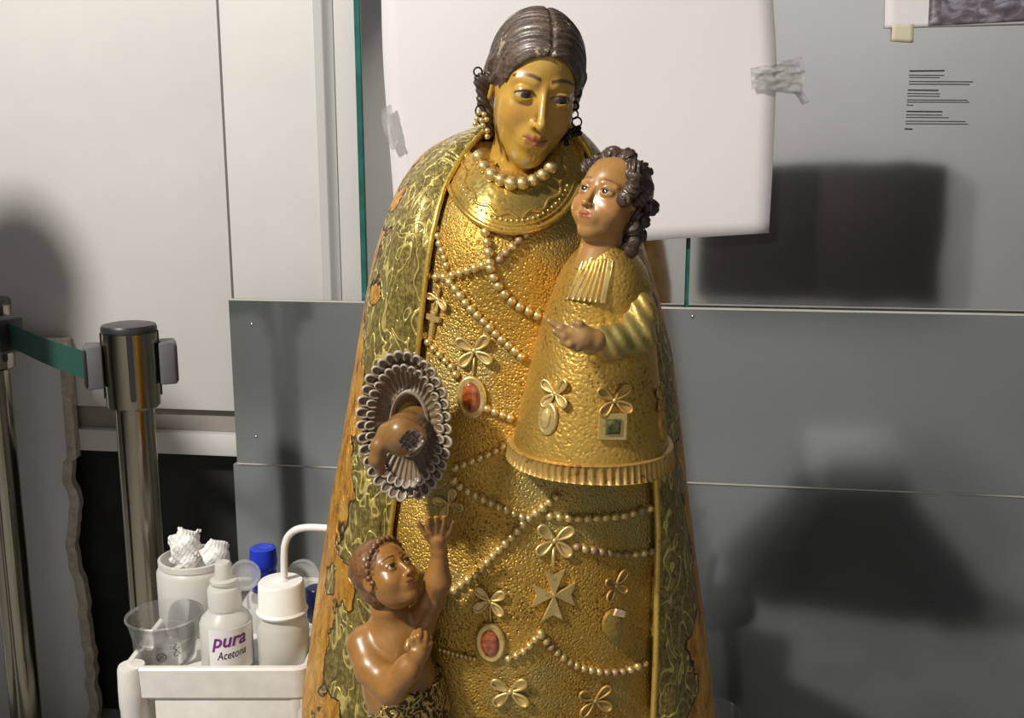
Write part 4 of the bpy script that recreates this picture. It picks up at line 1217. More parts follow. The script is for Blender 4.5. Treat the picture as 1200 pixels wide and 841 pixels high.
def boyf(p):
    L = ((p - t3) @ R3.T) / S3
    h_ = head_sdf(L, 0.95, None, True, 0.35, 0.75) * S3
    d = chain(p, TOR, [.038, .037, .036], .02)
    d = smin(d, chain(p, SH, [.019, .026, .019], .012), .014)
    d = smin(d, chain(p, AL, [.0205, .019, .0180, .0140, .0105], .006), .004)
    d = smin(d, chain(p, AR, [.0175, .0140, .0140, .0090], .006), .008)
    d = smin(d, cap(p, P(491, 762, .987), P(493, 757, .988), .0115, .0100), .005)
    for g in HL: d = smin(d, chain(p, g, [.0046, .0040, .0034], .001), .0011)
    d = smin(d, cap(p, P(514, 642, 1.029), P(513, 632, 1.028), .0085, .0095), .005)
    for g in HR: d = smin(d, chain(p, g, [.0040, .0034, .0026], .001), .0016)
    d = smin(d, chain(p, NK, [.022, .0195], .01), .010)
    d = smin(d, h_, .007)
    return d
V, F = sdf_mesh(boyf, np.array(P(400, 858, 1.05)) - np.array([0, .02, 0]) + np.array([0, -.09, 0]), np.array(P(540, 592, 1.06)) + np.array([.0, .06, .0]), .00125)
Lv = ((V - t3) @ R3.T.astype(float)) / S3
hc = head_colors(Lv, (0.34, 0.155, 0.036), (0.05, 0.022, 0.008), (0.20, 0.055, 0.025), (0.36, 0.15, 0.035), 0.95)
inh = (np.linalg.norm(Lv, axis=1) < 1.25)
C = np.where(inh[:, None], hc, np.array((0.34, 0.160, 0.038), dtype=np.float32))
boy = part('boy_figure', mesh_from('boy_figure', V, F, colors=C), M_skin2, st)
add_eye(boy, T3, S3, (0.0, 0.12), (0.03, 0.016, 0.01), (0.44, 0.36, 0.22))
def hair3(p):
    q = p * np.array([1, -1, 1], dtype=np.float32)
    d = ell(q, (0, -.17, .30), (.715, .84, .735))
    d = smin(d, ell(q, (0, -.42, -.15), (.58, .46, .55)), .1)
    d = d + .018 * np.sin(q[:, 0] * 26 + 2 * np.sin(q[:, 2] * 9)) * np.sin(q[:, 1] * 24 + 1.5 * np.sin(q[:, 0] * 8)) * np.sin(q[:, 2] * 25)
    fc = ell(q, (0, .78, -.32), (.74, .95, .92))
    d = smax(d, -fc, .04)
    # row of tight curls on the hairline
    for i in range(19):
        a = math.radians(-35 + 250 * i / 18)
        c = (.66 * math.cos(a), -(.10 + .42 * max(0, math.sin(a))), .16 + .62 * math.sin(a))
        d = smin(d, sph(p, c, .085) + .012 * np.sin((p[:, 2] + p[:, 0]) * 60), .02)
    return d
V, F = sdf_mesh(hair3, (-1.0, -1.1, -1.0), (1.0, 1.2, 1.25), .026)
part('boy_hair', mesh_from('boy_hair', place(V, T3, S3), F), M_boyhair, boy)
# boy's patterned kilt
t = NT('boy_kilt_gold'); v = t.obj()
sw = t.noise(v, 75, 1, 0.4, 1.8); ln = t.ramp(t.math('ABSOLUTE', t.math('SUBTRACT', sw, 0.5)), [(0.03, 1.0), (0.10, 0.0)])
t.P(Base_Color=t.mix(ln, (0.055, 0.032, 0.012), (0.66, 0.46, 0.14)), Metallic=0.4, Roughness=0.35, Normal=t.bump(ln, 0.8, 0.003)); M_kilt = t.m
vs = []; nk = 26; na = 64
for i in range(nk):
    q = i / (nk - 1); v = 812 + 300 * q
    l_, r_ = 433 - 8 * q, 518 + 25 * q + 8 * min(1, q * 6); Yc = 1.055; z = P(478, v, 1.0).z
    xl, xr_ = P(l_, v, Yc).x, P(r_, v, Yc).x; hd = 0.049 + .008 * q
    for j in range(na):
        a = 2 * math.pi * j / na
        vs.append(((xl + xr_) / 2 + (xr_ - xl) / 2 * math.cos(a), Yc + hd * math.sin(a), z + 0.010 * math.cos(a - 2.6) * (1 - q)))
vs = [(x, y, max(z, BASE_Z + 0.06)) for x, y, z in vs]
me = mesh_from('boy_kilt', vs, grid_faces(nk, na, True) + [tuple(range(na))])
bm = bmesh.new(); bm.from_mesh(me); bmesh.ops.recalc_face_normals(bm, faces=bm.faces); bm.to_mesh(me); bm.free()
part('boy_kilt', me, M_kilt, boy)
# ============================================================ plinth under the statue
M_plinth = plain('white_plinth_paint', (0.55, 0.55, 0.54), 0.6)
pl = empty('low_plinth', (0, 1.23, 0), label='low white plinth carrying the gilded statue', cat='plinth')
part('top', box_mesh('top', (-0.262, 1.005, 0.27), (0.33, 1.47, 0.2995), 0.004), M_plinth, pl)
part('body', box_mesh('body', (-0.25, 1.02, 0.0), (0.31, 1.45, 0.27), 0.003), M_plinth, pl)

# ============================================================ belt posts
t = NT('brushed_steel'); v = t.obj()
t.P(Base_Color=(0.36, 0.33, 0.25), Metallic=1.0, Roughness=0.16, Normal=t.bump(t.noise(t.map(v, (1, 1, 60)), 40, 2), 0.05, 0.0005)); M_steel = t.m
M_blk = plain('black_plastic', (0.022, 0.022, 0.024), 0.38, var=0.1)
M_grey = plain('grey_plastic_clip', (0.11, 0.11, 0.12), 0.45, var=0.1)
t = NT('green_belt_webbing'); v = t.obj()
t.P(Base_Color=t.ramp(t.noise(t.map(v, (1, 1, 12)), 60), [(0.3, (0.004, 0.045, 0.034)), (0.7, (0.009, 0.080, 0.060))]), Roughness=0.75, Normal=t.bump(t.noise(v, 700), 0.2, 0.0005)); M_belt = t.m
def post(x, y, rz, label, belt_to=None):
    o = empty('belt_post', (x, y, 0), label=label, cat='belt post', group='stainless belt posts')
    B = Matrix.Translation((x, y, 0)) @ Matrix.Rotation(rz, 4, 'Z')
    def ad(name, me, mat, par=o): return link(name, me, mat, par, B)
    ad('base', lathe('base', [(0, 0.0), (.115, 0.0), (.118, .006), (.116, .018), (.05, .03), (.034, .036), (0, .036)], 48), M_steel)
    ad('pole', lathe('pole', [(0, .03), (.0315, .03), (.0315, .89), (0, .89)], 48), M_steel)
    hd = ad('head', lathe('head', [(0, .862), (.040, .862), (.0435, .866), (.0445, .93), (.0445, .992), (.042, .994), (0, .994)], 48), M_steel)
    ad('top_cap', lathe('top_cap', [(0, 1.004), (.030, 1.0045), (.0425, 1.002), (.0445, .998), (.0445, .9895), (.030, .9895)], 48), M_blk, hd)
    for k in range(4):
        R = B @ Matrix.Rotation(k * math.pi / 2, 4, 'Z')
        bm = bmesh.new(); w_ = .0048
        ring = [(-w_, .99), (w_, .99), (w_, .884)] + [(w_ * math.cos(a), .884 - w_ * math.sin(a)) for a in (0.6, 1.2, 1.57, 1.95, 2.54)] + [(-w_, .884)]
        f_ = [bm.verts.new((a, -.0462, b)) for a, b in ring]; bk = [bm.verts.new((a, -.038, b)) for a, b in ring]
        bm.faces.new(f_); bm.faces.new(bk[::-1])
        for i in range(len(ring)): bm.faces.new((f_[i], bk[i], bk[(i + 1) % len(ring)], f_[(i + 1) % len(ring)]))
        link('slot', bm_mesh('slot', bm), M_blk, hd, R)
    for k in (1, 3):
        R = B @ Matrix.Rotation(k * math.pi / 2, 4, 'Z')
        c = link('belt_clip', box_mesh('belt_clip', (-.024, -.072, .900), (.024, -.044, .972), .004), M_grey, o, R)
        link('clip_rim', box_mesh('clip_rim', (-.026, -.0735, .905), (.026, -.068, .967), .002), M_blk, c, R)
    return o, B
p1 = P(150.5, 378, 1.68); p2 = P(-17, 350, 2.0)
RZ1 = math.radians(20)
o1, B1 = post(p1.x, p1.y, RZ1, 'steel belt post standing right beside the white trolley, holding the green belt end')
o2, B2 = post(p2.x, p2.y, math.radians(-30), 'steel belt post in front of the torn foam board, away from the trolley')
a = B1 @ Vector((-.070, 0, .937)); b = B2 @ Vector((.062, 0.0, .937))
bm = bmesh.new(); N = 24; rows = []
for i in range(N):
    q = i / (N - 1); c = a.lerp(b, q); c.z -= 0.004 * math.sin(math.pi * q); tw = 0.0
    nrm = Vector((-(b - a).y, (b - a).x, 0)).normalized() * 0.0007
    rows.append([bm.verts.new(c + Vector((0, 0, hh)) + nrm * sgn) for hh, sgn in ((-.024, 1), (.024, 1), (.024, -1), (-.024, -1))])
for i in range(N - 1):
    for k in range(4): bm.faces.new((rows[i][k], rows[i][(k + 1) % 4], rows[i + 1][(k + 1) % 4], rows[i + 1][k]))
bm.faces.new(rows[0][::-1]); bm.faces.new(rows[-1])
tag(part('barrier_belt', bm_mesh('barrier_belt', bm), M_belt, None), 'dark green webbing belt stretched between the two steel posts', 'belt')

# ============================================================ white trolley
t = NT('white_trolley_plastic'); v = t.obj()
t.P(Base_Color=t.ramp(t.noise(v, 40, 4), [(0.3, (0.60, 0.59, 0.55)), (0.7, (0.70, 0.69, 0.65))]), Roughness=0.35); M_cart = t.m
cx0, cx1, cy0, cy1 = -0.524, -0.270, 1.262, 1.57
ZT = 0.604
tr = empty('utility_trolley', ((cx0 + cx1) / 2, (cy0 + cy1) / 2, 0), label='white plastic utility trolley with bottles, standing beside the gilded statue', cat='trolley')
def tray(zt, h, name):
    bm = bmesh.new()
    def ring(ins, z):
        x0, x1, y0, y1 = cx0 + ins, cx1 - ins, cy0 + ins, cy1 - ins; r = max(.004, .022 - ins); out = []
        for (cx, cy, a0) in ((x1 - r, y1 - r, 0), (x0 + r, y1 - r, 90), (x0 + r, y0 + r, 180), (x1 - r, y0 + r, 270)):
            for k in range(5):
                an = math.radians(a0 + 90 * k / 4); out.append(bm.verts.new((cx + r * math.cos(an), cy + r * math.sin(an), z)))
        return out
    rings = [ring(.004, zt - h), ring(.0, zt - h + .004), ring(0, zt - .003), ring(.003, zt), ring(.009, zt), ring(.012, zt - .003), ring(.014, zt - .022)]
    for A_, B_ in zip(rings, rings[1:]):
        n = len(A_)
        for i in range(n): bm.faces.new((A_[i], A_[(i + 1) % n], B_[(i + 1) % n], B_[i]))
    bm.faces.new(rings[-1]); bm.faces.new(rings[0][::-1])
    return part(name, auto_smooth(bm_mesh(name, bm), 40), M_cart, tr)
tray(ZT, 0.046, 'top_tray'); tray(0.22, 0.05, 'bottom_tray')
for (x, y) in ((cx0 + .012, cy0 + .012), (cx1 - .022, cy0 + .022), (cx0 + .012, cy1 - .022), (cx1 - .022, cy1 - .022)):
    ztp = ZT - .0005 if x < -.4 else ZT - .032
    lg = link('corner_post', lathe('corner_post', [(0, .055), (.018, .055), (.0185, .10), (.0185, .540), (.0195, .545), (.0195, .568), (.0185, ztp - .004), (.017, ztp), (0, ztp)], 20), M_cart, tr, Matrix.Translation((x, y, 0)))
    link('caster', lathe('caster', [(0, -.012), (.022, -.012), (.026, -.008), (.026, .008), (.022, .012), (0, .012)], 20), M_blk, lg, Matrix.Translation((x, y, .026)) @ Matrix.Rotation(math.pi / 2, 4, 'Y'))
    link('fork', box_mesh('fork', (-.006, -.006, .026), (.006, .006, .06), .002), M_blk, lg, Matrix.Translation((x + .018, y, 0)))
# drawer unit under the top tray
part('drawer_recess', box_mesh('drawer_recess', (cx0 + .036, cy0 + .055, .36), (cx1 - .006, cy1 - .03, .5705)), M_cart, tr)
dr = part('drawer', box_mesh('drawer', (cx0 + .042, cy0 + .004, .38), (cx1 - .008, cy0 + .03, .562), .003), M_cart, tr)
part('drawer_handle', box_mesh('drawer_handle', (cx0 + .09, cy0 - .008, .47), (cx1 - .06, cy0 + .005, .49), .003), M_cart, dr)

# ------------------------------------------------------------ bottles on the trolley
ZS = ZT - 0.0221
def milky(name, col, alpha=0.86, rough=0.35):
    t = NT(name); v = t.obj()
    tl = t.n('ShaderNodeBsdfTranslucent', Color=col); trn = t.n('ShaderNodeBsdfTransparent')
    m1 = t.n('ShaderNodeMixShader'); m1.inputs[0].default_value = 0.35
    t.P(Base_Color=col, Roughness=rough, Coat_Weight=0.2)
    t.t.links.new(t.b.outputs[0], m1.inputs[1]); t.t.links.new(tl.outputs[0], m1.inputs[2])
    m2 = t.n('ShaderNodeMixShader'); m2.inputs[0].default_value = alpha
    t.t.links.new(trn.outputs[0], m2.inputs[1]); t.t.links.new(m1.outputs[0], m2.inputs[2]); t.t.links.new(m2.outputs[0], t.out.inputs[0])
    return t.m
M_milk = milky('milky_bottle_plastic', (0.78, 0.78, 0.74), 0.82)
M_milk2 = milky('frosted_lid_plastic', (0.66, 0.67, 0.66), 0.42)
M_white = plain('white_cap_plastic', (0.74, 0.74, 0.71), 0.4, var=0.03)
M_liquid = plain('pale_yellow_liquid', (0.56, 0.54, 0.44), 0.3, var=0.05)
t = NT('clear_cup_plastic'); 
gb = t.n('ShaderNodeBsdfGlossy'); gb.inputs['Roughness'].default_value = 0.06
trn = t.n('ShaderNodeBsdfTransparent'); trn.inputs['Color'].default_value = (0.985, 0.985, 0.98, 1)
lw = t.n('ShaderNodeFresnel', IOR=1.45); m2 = t.n('ShaderNodeMixShader')
t.set(m2.inputs[0], t.math('MULTIPLY_ADD', lw.outputs[0], 0.75, 0.03))
df = t.n('ShaderNodeBsdfDiffuse'); df.inputs['Color'].default_value = (.85, .85, .83, 1); m3 = t.n('ShaderNodeMixShader'); m3.inputs[0].default_value = .07
t.t.links.new(trn.outputs[0], m3.inputs[1]); t.t.links.new(df.outputs[0], m3.inputs[2])
t.t.links.new(m3.outputs[0], m2.inputs[1]); t.t.links.new(gb.outputs[0], m2.inputs[2]); t.t.links.new(m2.outputs[0], t.out.inputs[0])
M_cup = t.m
def base_at(u, Y, v=785):
    p = P(u, v, Y); return Vector((p.x, Y, ZS))
def zat(v, Y): return P(300, v, Y).z
def at(b): return Matrix.Translation(b)
# clear cup
b = base_at(197, 1.335); Hc = zat(719, 1.335) - ZS
cup = link('plastic_cup', lathe('plastic_cup', [(0, .001), (.036, .001), (.0375, .004), (.0435, Hc * .55), (.0448, Hc * .56), (.0500, Hc - .004), (.0528, Hc - .002), (.0528, Hc), (.0505, Hc + .001), (.0490, Hc - .003), (.0436, Hc * .56), (.0425, Hc * .55), (.0365, .005), (0, .003)], 56), M_cup, None, at(b))
tag(cup, 'clear empty plastic cup with small printed symbols on the white trolley', 'cup')
M_inkc = plain('black_cup_print', (0.05, 0.05, 0.05), 0.5)
def on_cyl(c, r, ang, z): return Vector((c.x + r * math.sin(ang), c.y - r * math.cos(ang), z))
def cyl_curve(c, r, a0, z0, pts): return [on_cyl(c, r, a0 + x / r, z0 + y) for x, y in pts]
ci_ = [(0.0062 * math.cos(2 * math.pi * k / 20), 0.0062 * math.sin(2 * math.pi * k / 20)) for k in range(20)]
rcp = .0415; zc = zat(771, 1.293) 
mk1 = part('printed_symbol', join_meshes('printed_symbol', [tube('a', cyl_curve(b, rcp, .17, zc, ci_), .0007, 5, True), tube('b', cyl_curve(b, rcp, .17, zc, [(-.004, -.004), (.004, .004)]), .0006, 5), tube('b', cyl_curve(b, rcp, .17, zc, [(-.003, .001), (0, .003), (.003, -.002)]), .0005, 5)]), M_inkc, cup)
rec = [(-.004, -.002), (-.001, .003), (0, .0045), (.0015, .002)], [(.003, .001), (.0045, -.002), (.002, -.003)], [(-.003, -.0035), (.0005, -.0035)]
part('printed_symbol', join_meshes('printed_symbol', [tube('a', cyl_curve(b, rcp, .66, zc + .003 + dz, q), .0006, 5) for q in rec for dz in (0, .0095)]), M_inkc, cup)
# cotton tub behind
Yt = 1.445; b = base_at(233, Yt, 745); ht = zat(655, Yt) - ZS; rt = .0545
tub = empty('cotton_jar', b, label='white plastic jar stuffed with cotton wool, behind the clear cup', cat='jar')
link('body', lathe('body', [(0, 0), (rt - .003, 0), (rt, .004), (rt, ht - .014), (rt - .003, ht - .008), (rt - .006, ht - .005), (rt - .003, ht - .004), (rt - .003, ht + .004), (rt - .007, ht + .005), (rt - .009, ht - .02), (0, ht - .03)], 48), M_milk, tub, at(b))
link('wadding', lathe('wadding', [(0, .01), (rt - .008, .01), (rt - .008, ht - .02), (0, ht - .012)], 32), M_white, tub, at(b))
t = NT('cotton_wool'); v = t.obj()
t.P(Base_Color=(0.84, 0.83, 0.81), Roughness=0.95, Normal=t.bump(t.noise(v, 260, 5, 0.7), 0.7, 0.004)); M_cotton = t.m
def tuft(u0, u1, v0, v1, sq, sd, label):
    cc = P((u0 + u1) / 2, (v0 + v1) / 2, Yt); pxs = 0.00132
    rx, rz = (u1 - u0) / 2 * pxs, (v1 - v0) / 2 * pxs
    def fn(p):
        q = (p - np.array(cc, dtype=np.float32)) / np.array((rx, rx * .85, rz), dtype=np.float32)
        d = (np.abs(q) ** sq).sum(1) ** (1 / sq) - 1
        n = sum(a * np.sin(p @ np.array(kk, dtype=np.float32) * 1.0 + sd * i) for i, (a, kk) in enumerate(((.09, (210, 90, 150)), (.08, (-130, 220, 190)), (.05, (370, -140, 330)), (.02, (900, 500, -700)))))
        return (d + n) * rx * .7
    V, F = sdf_mesh(fn, np.array(cc) - max(rx, rz) * 1.5, np.array(cc) + max(rx, rz) * 1.5, .0013)
    return tag(part('cotton_tuft', mesh_from('cotton_tuft', V, F), M_cotton, None), label, 'cotton wool')
tuft(202, 234, 622, 662, 3.6, 1.3, 'tall blocky tuft of cotton wool poking out of the jar')
tuft(238, 268, 633, 662, 2.4, 4.1, 'rounded ball of cotton wool at the jar mouth')
# round tethered lid of the jar
lc = P(287, 673, 1.40)
M = Matrix.Translation(lc) @ Matrix.Rotation(math.radians(82), 4, 'X') @ Matrix.Rotation(0.2, 4, 'Y')
ld = link('jar_lid', lathe('jar_lid', [(0, .001), (.017, .001), (.0185, .003), (.0195, .006), (.0225, .006), (.0225, .0), (.020, -.003), (0, -.003)], 36), M_milk2, tub, M)
link('lid_tether', tube('lid_tether', [P(270, 668, 1.405), P(266, 676, 1.405), P(263, 690, 1.38)], .003, 6), M_milk2, tub, Matrix.Identity(4))
# acetone bottle
Ya = 1.318; b = base_at(268, Ya); ra = .0355
z1_, z2_, z3_, z4_ = zat(722, Ya) - ZS, zat(716, Ya) - ZS, zat(686, Ya) - ZS, zat(658, Ya) - ZS
ac = empty('acetone_bottle', b, label='squat milky bottle with purple handwritten label on the white trolley', cat='bottle')
link('body', lathe('body', [(0, 0), (ra - .003, 0), (ra, .004), (ra, z1_ - .006), (ra - .003, z1_ + .001), (.0235, z2_ + .003), (.021, z2_ + .006), (.021, z2_ + .010), (0, z2_ + .010)], 48), M_milk, ac, at(b))
link('liquid', lathe('liquid', [(0, .002), (ra - .003, .002), (ra - .003, z1_ - .012), (0, z1_ - .012)], 36), plain('clear_solvent', (.72, .72, .68), .3, var=.03), ac, at(b))
cp = link('cap', lathe('cap', [(0, z2_ + .007), (.0225, z2_ + .007), (.0225, z3_ - .003), (.0205, z3_), (.0165, z3_ + .001), (.0155, z3_ + .004), (.0185, z3_ + .006), (.0185, z3_ + .010), (.0115, z3_ + .012), (.0105, z4_ - .002), (.009, z4_), (0, z4_)], 40), M_milk, ac, at(b))
# label wrapped round the front
def patch(c, r, a0, a1, za, zb_, n=20, slant=0.0, th=.0005):
    vs = []
    for rr in (r, r - th):
        for z_ in (za, zb_):
            for k in range(n):
                an = a0 + (a1 - a0) * k / (n - 1); vs.append(tuple(on_cyl(c, rr, an, z_ + slant * (k / (n - 1)))))
    f = []
    for k in range(n - 1):
        f += [(k, k + 1, n + k + 1, n + k), (2 * n + k, 3 * n + k, 3 * n + k + 1, 2 * n + k + 1), (k, 2 * n + k, 2 * n + k + 1, k + 1), (n + k, n + k + 1, 3 * n + k + 1, 3 * n + k)]
    f += [(0, n, 3 * n, 2 * n), (n - 1, 3 * n - 1, 4 * n - 1, 2 * n - 1)]
    return auto_smooth(mesh_from('label', vs, f), 40)
lz0, lz1 = zat(789, 1.282), zat(739, 1.282)
lb = part('paper_label', patch(b, ra + .0008, -.42, 1.45, max(lz0, ZS + .003), lz1, 24), plain('label_paper', (.74, .73, .74), .6, var=.02), ac)
def wrap_text(txt, size, a0, z0, r, mat, shear, bold, parent, name, rise=0.0, sx=1.0):
    cu = bpy.data.curves.new(name, 'FONT'); cu.body = txt; cu.size = size; cu.shear = shear; cu.offset = bold; cu.resolution_u = 3
    tmp = bpy.data.objects.new('tmp', cu); COL.objects.link(tmp)
    dg = bpy.context.evaluated_depsgraph_get(); me = bpy.data.meshes.new_from_object(tmp.evaluated_get(dg))
    bpy.data.objects.remove(tmp, do_unlink=True)
    for v in me.vertices:
        x, y = v.co.x * sx, v.co.y; v.co = on_cyl(b, r, a0 + x / r, z0 + y + rise * x)
    me.materials.clear(); me.update()
    return part(name, me, mat, parent)
M_purple = plain('purple_marker', (0.16, 0.02, 0.20), 0.5); M_inkd = plain('dark_violet_ink', (0.035, 0.02, 0.05), 0.5)
wrap_text('pura', .027, -.27, lz1 - .0245, ra + .0012, M_purple, .25, .0006, lb, 'lettering', .05, .95)
wrap_text('Acetona', .0165, -.10, lz1 - .0425, ra + .0012, M_inkd, .25, .0001, lb, 'lettering', .10, .72)
# wash bottle with bent spout
Yw = 1.325; b = base_at(334, Yw); rw = .0355
z1_, z2_, z3_ = zat(726, Yw) - ZS, zat(716, Yw) - ZS, zat(680, Yw) - ZS
wb_ = empty('wash_bottle', b, label='milky wash bottle with white screw cap and bent spout', cat='bottle')
link('body', lathe('body', [(0, 0), (rw - .003, 0), (rw, .004), (rw, z1_ - .006), (rw - .003, z1_), (.029, z2_ - .003), (.029, z2_ + .004), (0, z2_ + .004)], 48), M_milk, wb_, at(b))
link('liquid', lathe('liquid', [(0, .002), (rw - .003, .002), (rw - .003, z1_ * .62), (0, z1_ * .62)], 36), M_liquid, wb_, at(b))
cp = link('screw_cap', lathe('screw_cap', [(0, z2_), (.0345, z2_), (.0355, z2_ + .003), (.0335, z2_ + .005), (.032, z2_ + .007), (.0312, z3_ - .003), (.029, z3_), (.012, z3_ + .001), (.009, z3_ + .004), (0, z3_ + .004)], 40), M_white, wb_, at(b))
sp = [P(333, 684, Yw), P(333, 665, Yw), P(333, 650, Yw), P(334, 638, Yw), P(338, 628, Yw), P(346, 621, Yw - .005), P(358, 618, Yw - .01), P(372, 618, Yw - .015), P(388, 619, Yw - .02)]
link('spout', tube('spout', catmull(sp, 40), .0050, 10), M_white, wb_, Matrix.Identity(4))
# bottle with blue flip cap, behind
Yb = 1.44; b = base_at(313, Yb, 745); 
zz0, zz1 = zat(690, Yb) - ZS, zat(640, Yb) - ZS
bb = empty('blue_capped_bottle', b, label='white bottle with bright blue cap behind the wash bottle', cat='bottle')
link('body', lathe('body', [(0, 0), (.032, 0), (.034, .004), (.034, zz0 - .02), (.022, zz0 - .002), (.0185, zz0), (.0185, zz0 + .006), (0, zz0 + .006)], 40), M_milk, bb, at(b))
M_blue = plain('bright_blue_plastic', (0.006, 0.035, 0.50), 0.35, var=.15)
prf = [(0, zz0), (.0185, zz0), (.0185, zz0 + .028), (.0175, zz0 + .033), (.0195, zz0 + .036), (.0205, zz0 + .044), (.0190, zz1 - .002), (.014, zz1), (.006, zz1 - .003), (0, zz1 - .004)]
link('cap', lathe('cap', prf, 40), M_blue, bb, at(b))
# open bottle with frosted lid, and a navy capped jar, farther back
Yc_ = 1.49; b = base_at(358, Yc_, 740)
M = Matrix.Translation(P(357, 676, Yc_)) @ Matrix.Rotation(math.radians(80), 4, 'X') @ Matrix.Rotation(-.25, 4, 'Y')
fj = empty('frosted_jar', Vector((P(352, 740, Yc_).x, Yc_, ZS)), label='frosted jar with its round lid standing open, behind the wash bottle', cat='jar')
zf = zat(697, Yc_) - ZS
bq = Vector((P(352, 740, Yc_).x, Yc_, ZS))
link('body', lathe('body', [(0, 0), (.032, 0), (.034, .004), (.034, zf - .004), (.031, zf), (.029, zf), (.029, .006), (0, .006)], 40), M_milk, fj, at(bq))
link('open_lid', lathe('open_lid', [(0, .001), (.022, .001), (.0245, .003), (.0255, .006), (.0285, .006), (.0285, .0), (.026, -.003), (0, -.003)], 36), M_milk2, fj, M)
link('hinge', tube('hinge', [P(357, 694, Yc_), P(356, 700, Yc_)], .004, 6), M_milk2, fj, Matrix.Identity(4))
bn = Vector((P(373, 740, 1.455).x, 1.455, ZS)); zn = zat(688, 1.455) - ZS
nj_ = empty('navy_jar', bn, label='small dark navy jar half hidden behind the statue mantle', cat='jar')
link('body', lathe('body', [(0, 0), (.014, 0), (.0155, .003), (.0155, zn - .03), (0, zn - .03)], 32), plain('navy_plastic', (.006, .009, .035), .3), nj_, at(bn))
link('cap', lathe('cap', [(0, zn - .031), (.0165, zn - .031), (.0165, zn - .002), (.015, zn), (0, zn)], 32), plain('navy_cap', (.004, .007, .05), .25), nj_, at(bn))

# ============================================================ glass at the lower right, on a stool behind the statue
Yg = 1.56; g = P(838, 833, Yg)
M_stool = plain('dark_stool_wood', (0.03, 0.025, 0.022), 0.5)
sz = g.z - 0.10
sl = empty('work_stool', (g.x + .03, Yg + .02, 0), label='dark wooden stool behind the statue carrying a drinking glass', cat='stool')
B = Matrix.Translation((g.x + .03, Yg + .02, 0))
link('seat', lathe('seat', [(0, sz - .025), (.10, sz - .025), (.105, sz - .02), (.105, sz - .004), (.10, sz), (0, sz)], 40), M_stool, sl, B)
for k in range(4):
    a = math.pi / 4 + k * math.pi / 2
    link('leg', tube('leg', [(.06 * math.cos(a), .06 * math.sin(a), sz - .02), (.10 * math.cos(a), .10 * math.sin(a), 0.0)], .011, 10), M_stool, sl, B)
dg_ = link('drinking_glass', lathe('drinking_glass', [(0, .0005), (.030, .0005), (.032, .004), (.0405, .096), (.042, .100), (.0415, .102), (.039, .100), (.0375, .09), (.029, .008), (0, .007)], 48), M_cup, None, Matrix.Translation((g.x, Yg, sz)))
tag(dg_, 'clear drinking glass beside the lower hem of the mantle', 'glass')

# ============================================================ mirrored in the grey boards: side table with a white box, and someone at the left
M_tbl = plain('black_table_laminate', (0.012, 0.012, 0.013), 0.5)
tb = empty('side_table', (0.70, 0.66, 0), label='low side table under an added flared black cloth with a white box on it', cat='table')
part('table_top', box_mesh('table_top', (0.55, 0.57, 0.285), (0.87, 0.79, 0.3045), 0.004), M_tbl, tb)
for x in (0.56, 0.83):
    for y in (0.58, 0.75): part('leg', box_mesh('leg', (x, y, 0), (x + .03, y + .03, 0.285)), M_tbl, tb)
vs = []; nq = 96
for i, (gx, z_) in enumerate(((0.0, .3075), (.004, .304), (.02, .25), (.07, .16), (.12, .08), (.16, .004))):
    for k in range(nq):
        a = 2 * math.pi * k / nq; sx_ = math.copysign(abs(math.cos(a)) ** .5, math.cos(a)); sy_ = math.copysign(abs(math.sin(a)) ** .5, math.sin(a))
        wv = 1 + .05 * i / 5 * math.sin(a * 14)
        vs.append((.71 + (.165 + gx * 1.3) * sx_ * wv, .68 + (.115 + gx) * sy_ * wv, z_))
cl = part('added_tablecloth', mesh_from('added_tablecloth', vs, grid_faces(6, nq, True) + [tuple(range(nq))]), plain('black_cloth', (.012, .012, .013), .9), None)  # unseen cloth, added and flared to darken the lower board's reflection
tag(cl, 'black cloth added over the low side table, flared to darken the reflection in the grey boards', 'added_tablecloth')
M_box = plain('white_box_plastic', (0.78, 0.78, 0.76), 0.45, var=.03)
MB = Matrix.Translation((0.71, 0.70, 0.3080)) @ Matrix.Rotation(math.radians(-18), 4, 'Z')
wbx = empty('lidded_box', (0.71, 0.70, 0.3080), label='white plastic box with overhanging lid on the black side table', cat='box')
bm = bmesh.new(); bmesh.ops.create_cube(bm, size=1)
for v in bm.verts: v.co = Vector((v.co.x * (.26 if v.co.z > 0 else .22), v.co.y * (.17 if v.co.z > 0 else .14), (v.co.z + .5) * .075))
bmesh.ops.bevel(bm, geom=list(bm.edges), offset=.006, segments=2, affect='EDGES')
link('body', auto_smooth(bm_mesh('body', bm)), M_box, wbx, MB)
ML = MB @ Matrix.Translation((0, .09, .072)) @ Matrix.Rotation(math.radians(-24), 4, 'X') @ Matrix.Translation((0, -.09, -.072))
ld_ = link('lid', box_mesh('lid', (-.14, -.095, .070), (.14, .095, .086), .004), M_box, wbx, ML)
link('lid_panel', box_mesh('lid_panel', (-.11, -.07, .086), (.11, .07, .094), .004), M_box, ld_, ML)

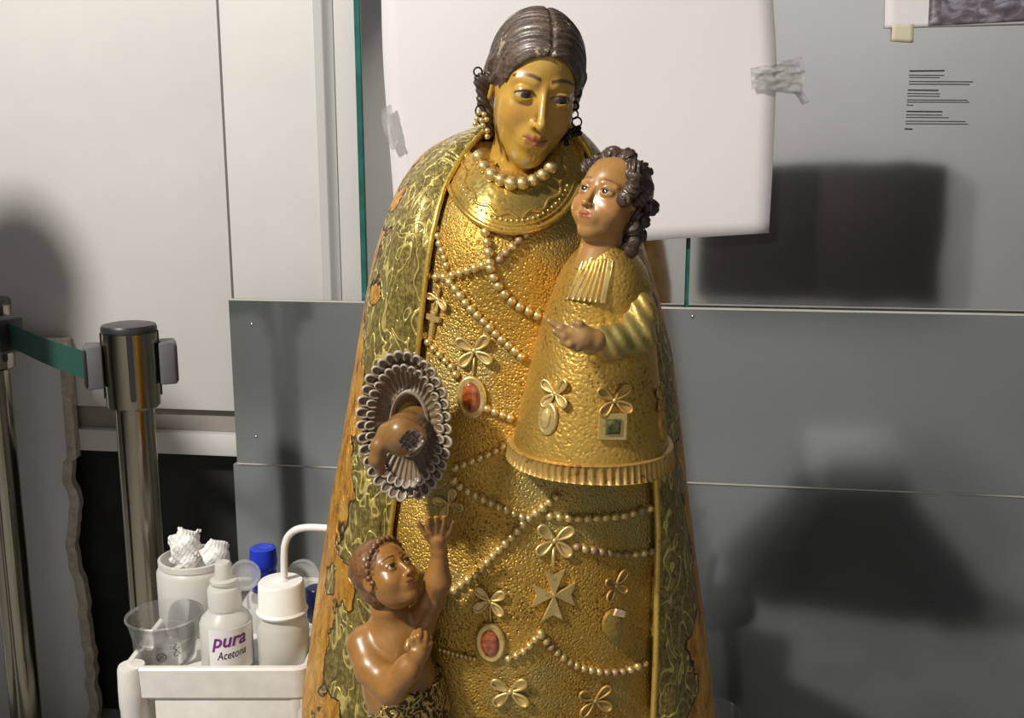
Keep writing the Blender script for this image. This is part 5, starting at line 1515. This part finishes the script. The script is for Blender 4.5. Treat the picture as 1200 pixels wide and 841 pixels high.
# a person in dark work clothes standing left of the posts, outside the photograph (casts the soft shadow on the white boards)
px_, py_ = -1.25, 1.36
def pt(x, y, z): return (px_ + x, py_ + y, z)
def body(p):
    d = chain(p, [pt(0, 0, .92), pt(0, 0, 1.12), pt(0, .01, 1.33)], [.15, .145, .165], .05)
    d = smin(d, chain(p, [pt(-.17, .01, 1.40), pt(0, .02, 1.43), pt(.17, .01, 1.40)], [.065, .075, .065], .04), .06)
    for sx in (-1, 1):
        d = smin(d, chain(p, [pt(sx * .19, .0, 1.40), pt(sx * .225, .02, 1.12), pt(sx * .17, -.12, .96), pt(sx * .11, -.19, .98)], [.058, .048, .036, .030], .02), .03)
        d = smin(d, chain(p, [pt(sx * .085, 0, .92), pt(sx * .10, -.01, .50), pt(sx * .105, .02, .09)], [.095, .068, .045], .03), .04)
        d = smin(d, chain(p, [pt(sx * .105, .03, .05), pt(sx * .12, -.14, .035)], [.05, .035], .02), .02)
        for k in range(5):
            x0 = sx * (.075 + .014 * k); dz = .012 if k == 0 else 0
            d = smin(d, chain(p, [pt(x0, -.20, .985 + dz), pt(x0 * .9, -.235 + .004 * abs(k - 2), .975 + dz), pt(x0 * .85, -.25 + .004 * abs(k - 2), .955)], [.010, .009, .007], .004), .006)
    d = np.maximum(d, -(p[:, 2] - .003))
    h_ = head_sdf((p - np.array(pt(0, -.01, 1.63), dtype=np.float32)) / .118, 1.0, ((0, .1, -.6), (0, .2, -1.7), .42, .5)) * .118
    return smin(d, h_, .03)
V, F = sdf_mesh(body, pt(-.34, -.32, -.01), pt(.34, .24, 1.80), .0075)
skin = (V[:, 2] > 1.475) | ((V[:, 1] < py_ - .175) & (V[:, 2] > .9) & (V[:, 2] < 1.05))
C = np.where(skin[:, None], np.array((.42, .26, .18)), np.where(V[:, 2:3] > .93, np.array((.02, .022, .03)), np.array((.03, .03, .035)))).astype(np.float32)
C = np.where((V[:, 2] < .075)[:, None], np.array((.01, .01, .01), dtype=np.float32), C)
pe = part('person', mesh_from('person', V, F, colors=C), skin_mat('person_clothes_skin', .7, 0, .1), None, org=pt(0, 0, 0))
tag(pe, 'person in dark work clothes standing with hands joined, beside the belt posts', 'person')
def phair(p):
    L = (p - np.array(pt(0, -.01, 1.63), dtype=np.float32)) / .118; q = L * np.array([1, -1, 1], dtype=np.float32)
    d = ell(q, (0, -.16, .32), (.74, .90, .76)); d = smin(d, ell(q, (0, -.45, -.2), (.6, .45, .5)), .1)
    return smax(d, -ell(q, (0, .85, -.3), (.7, .86, .86)), .05) * .118
V, F = sdf_mesh(phair, pt(-.12, -.15, 1.5), pt(.12, .16, 1.78), .006)
part('hair', mesh_from('hair', V, F), M_curl, pe)
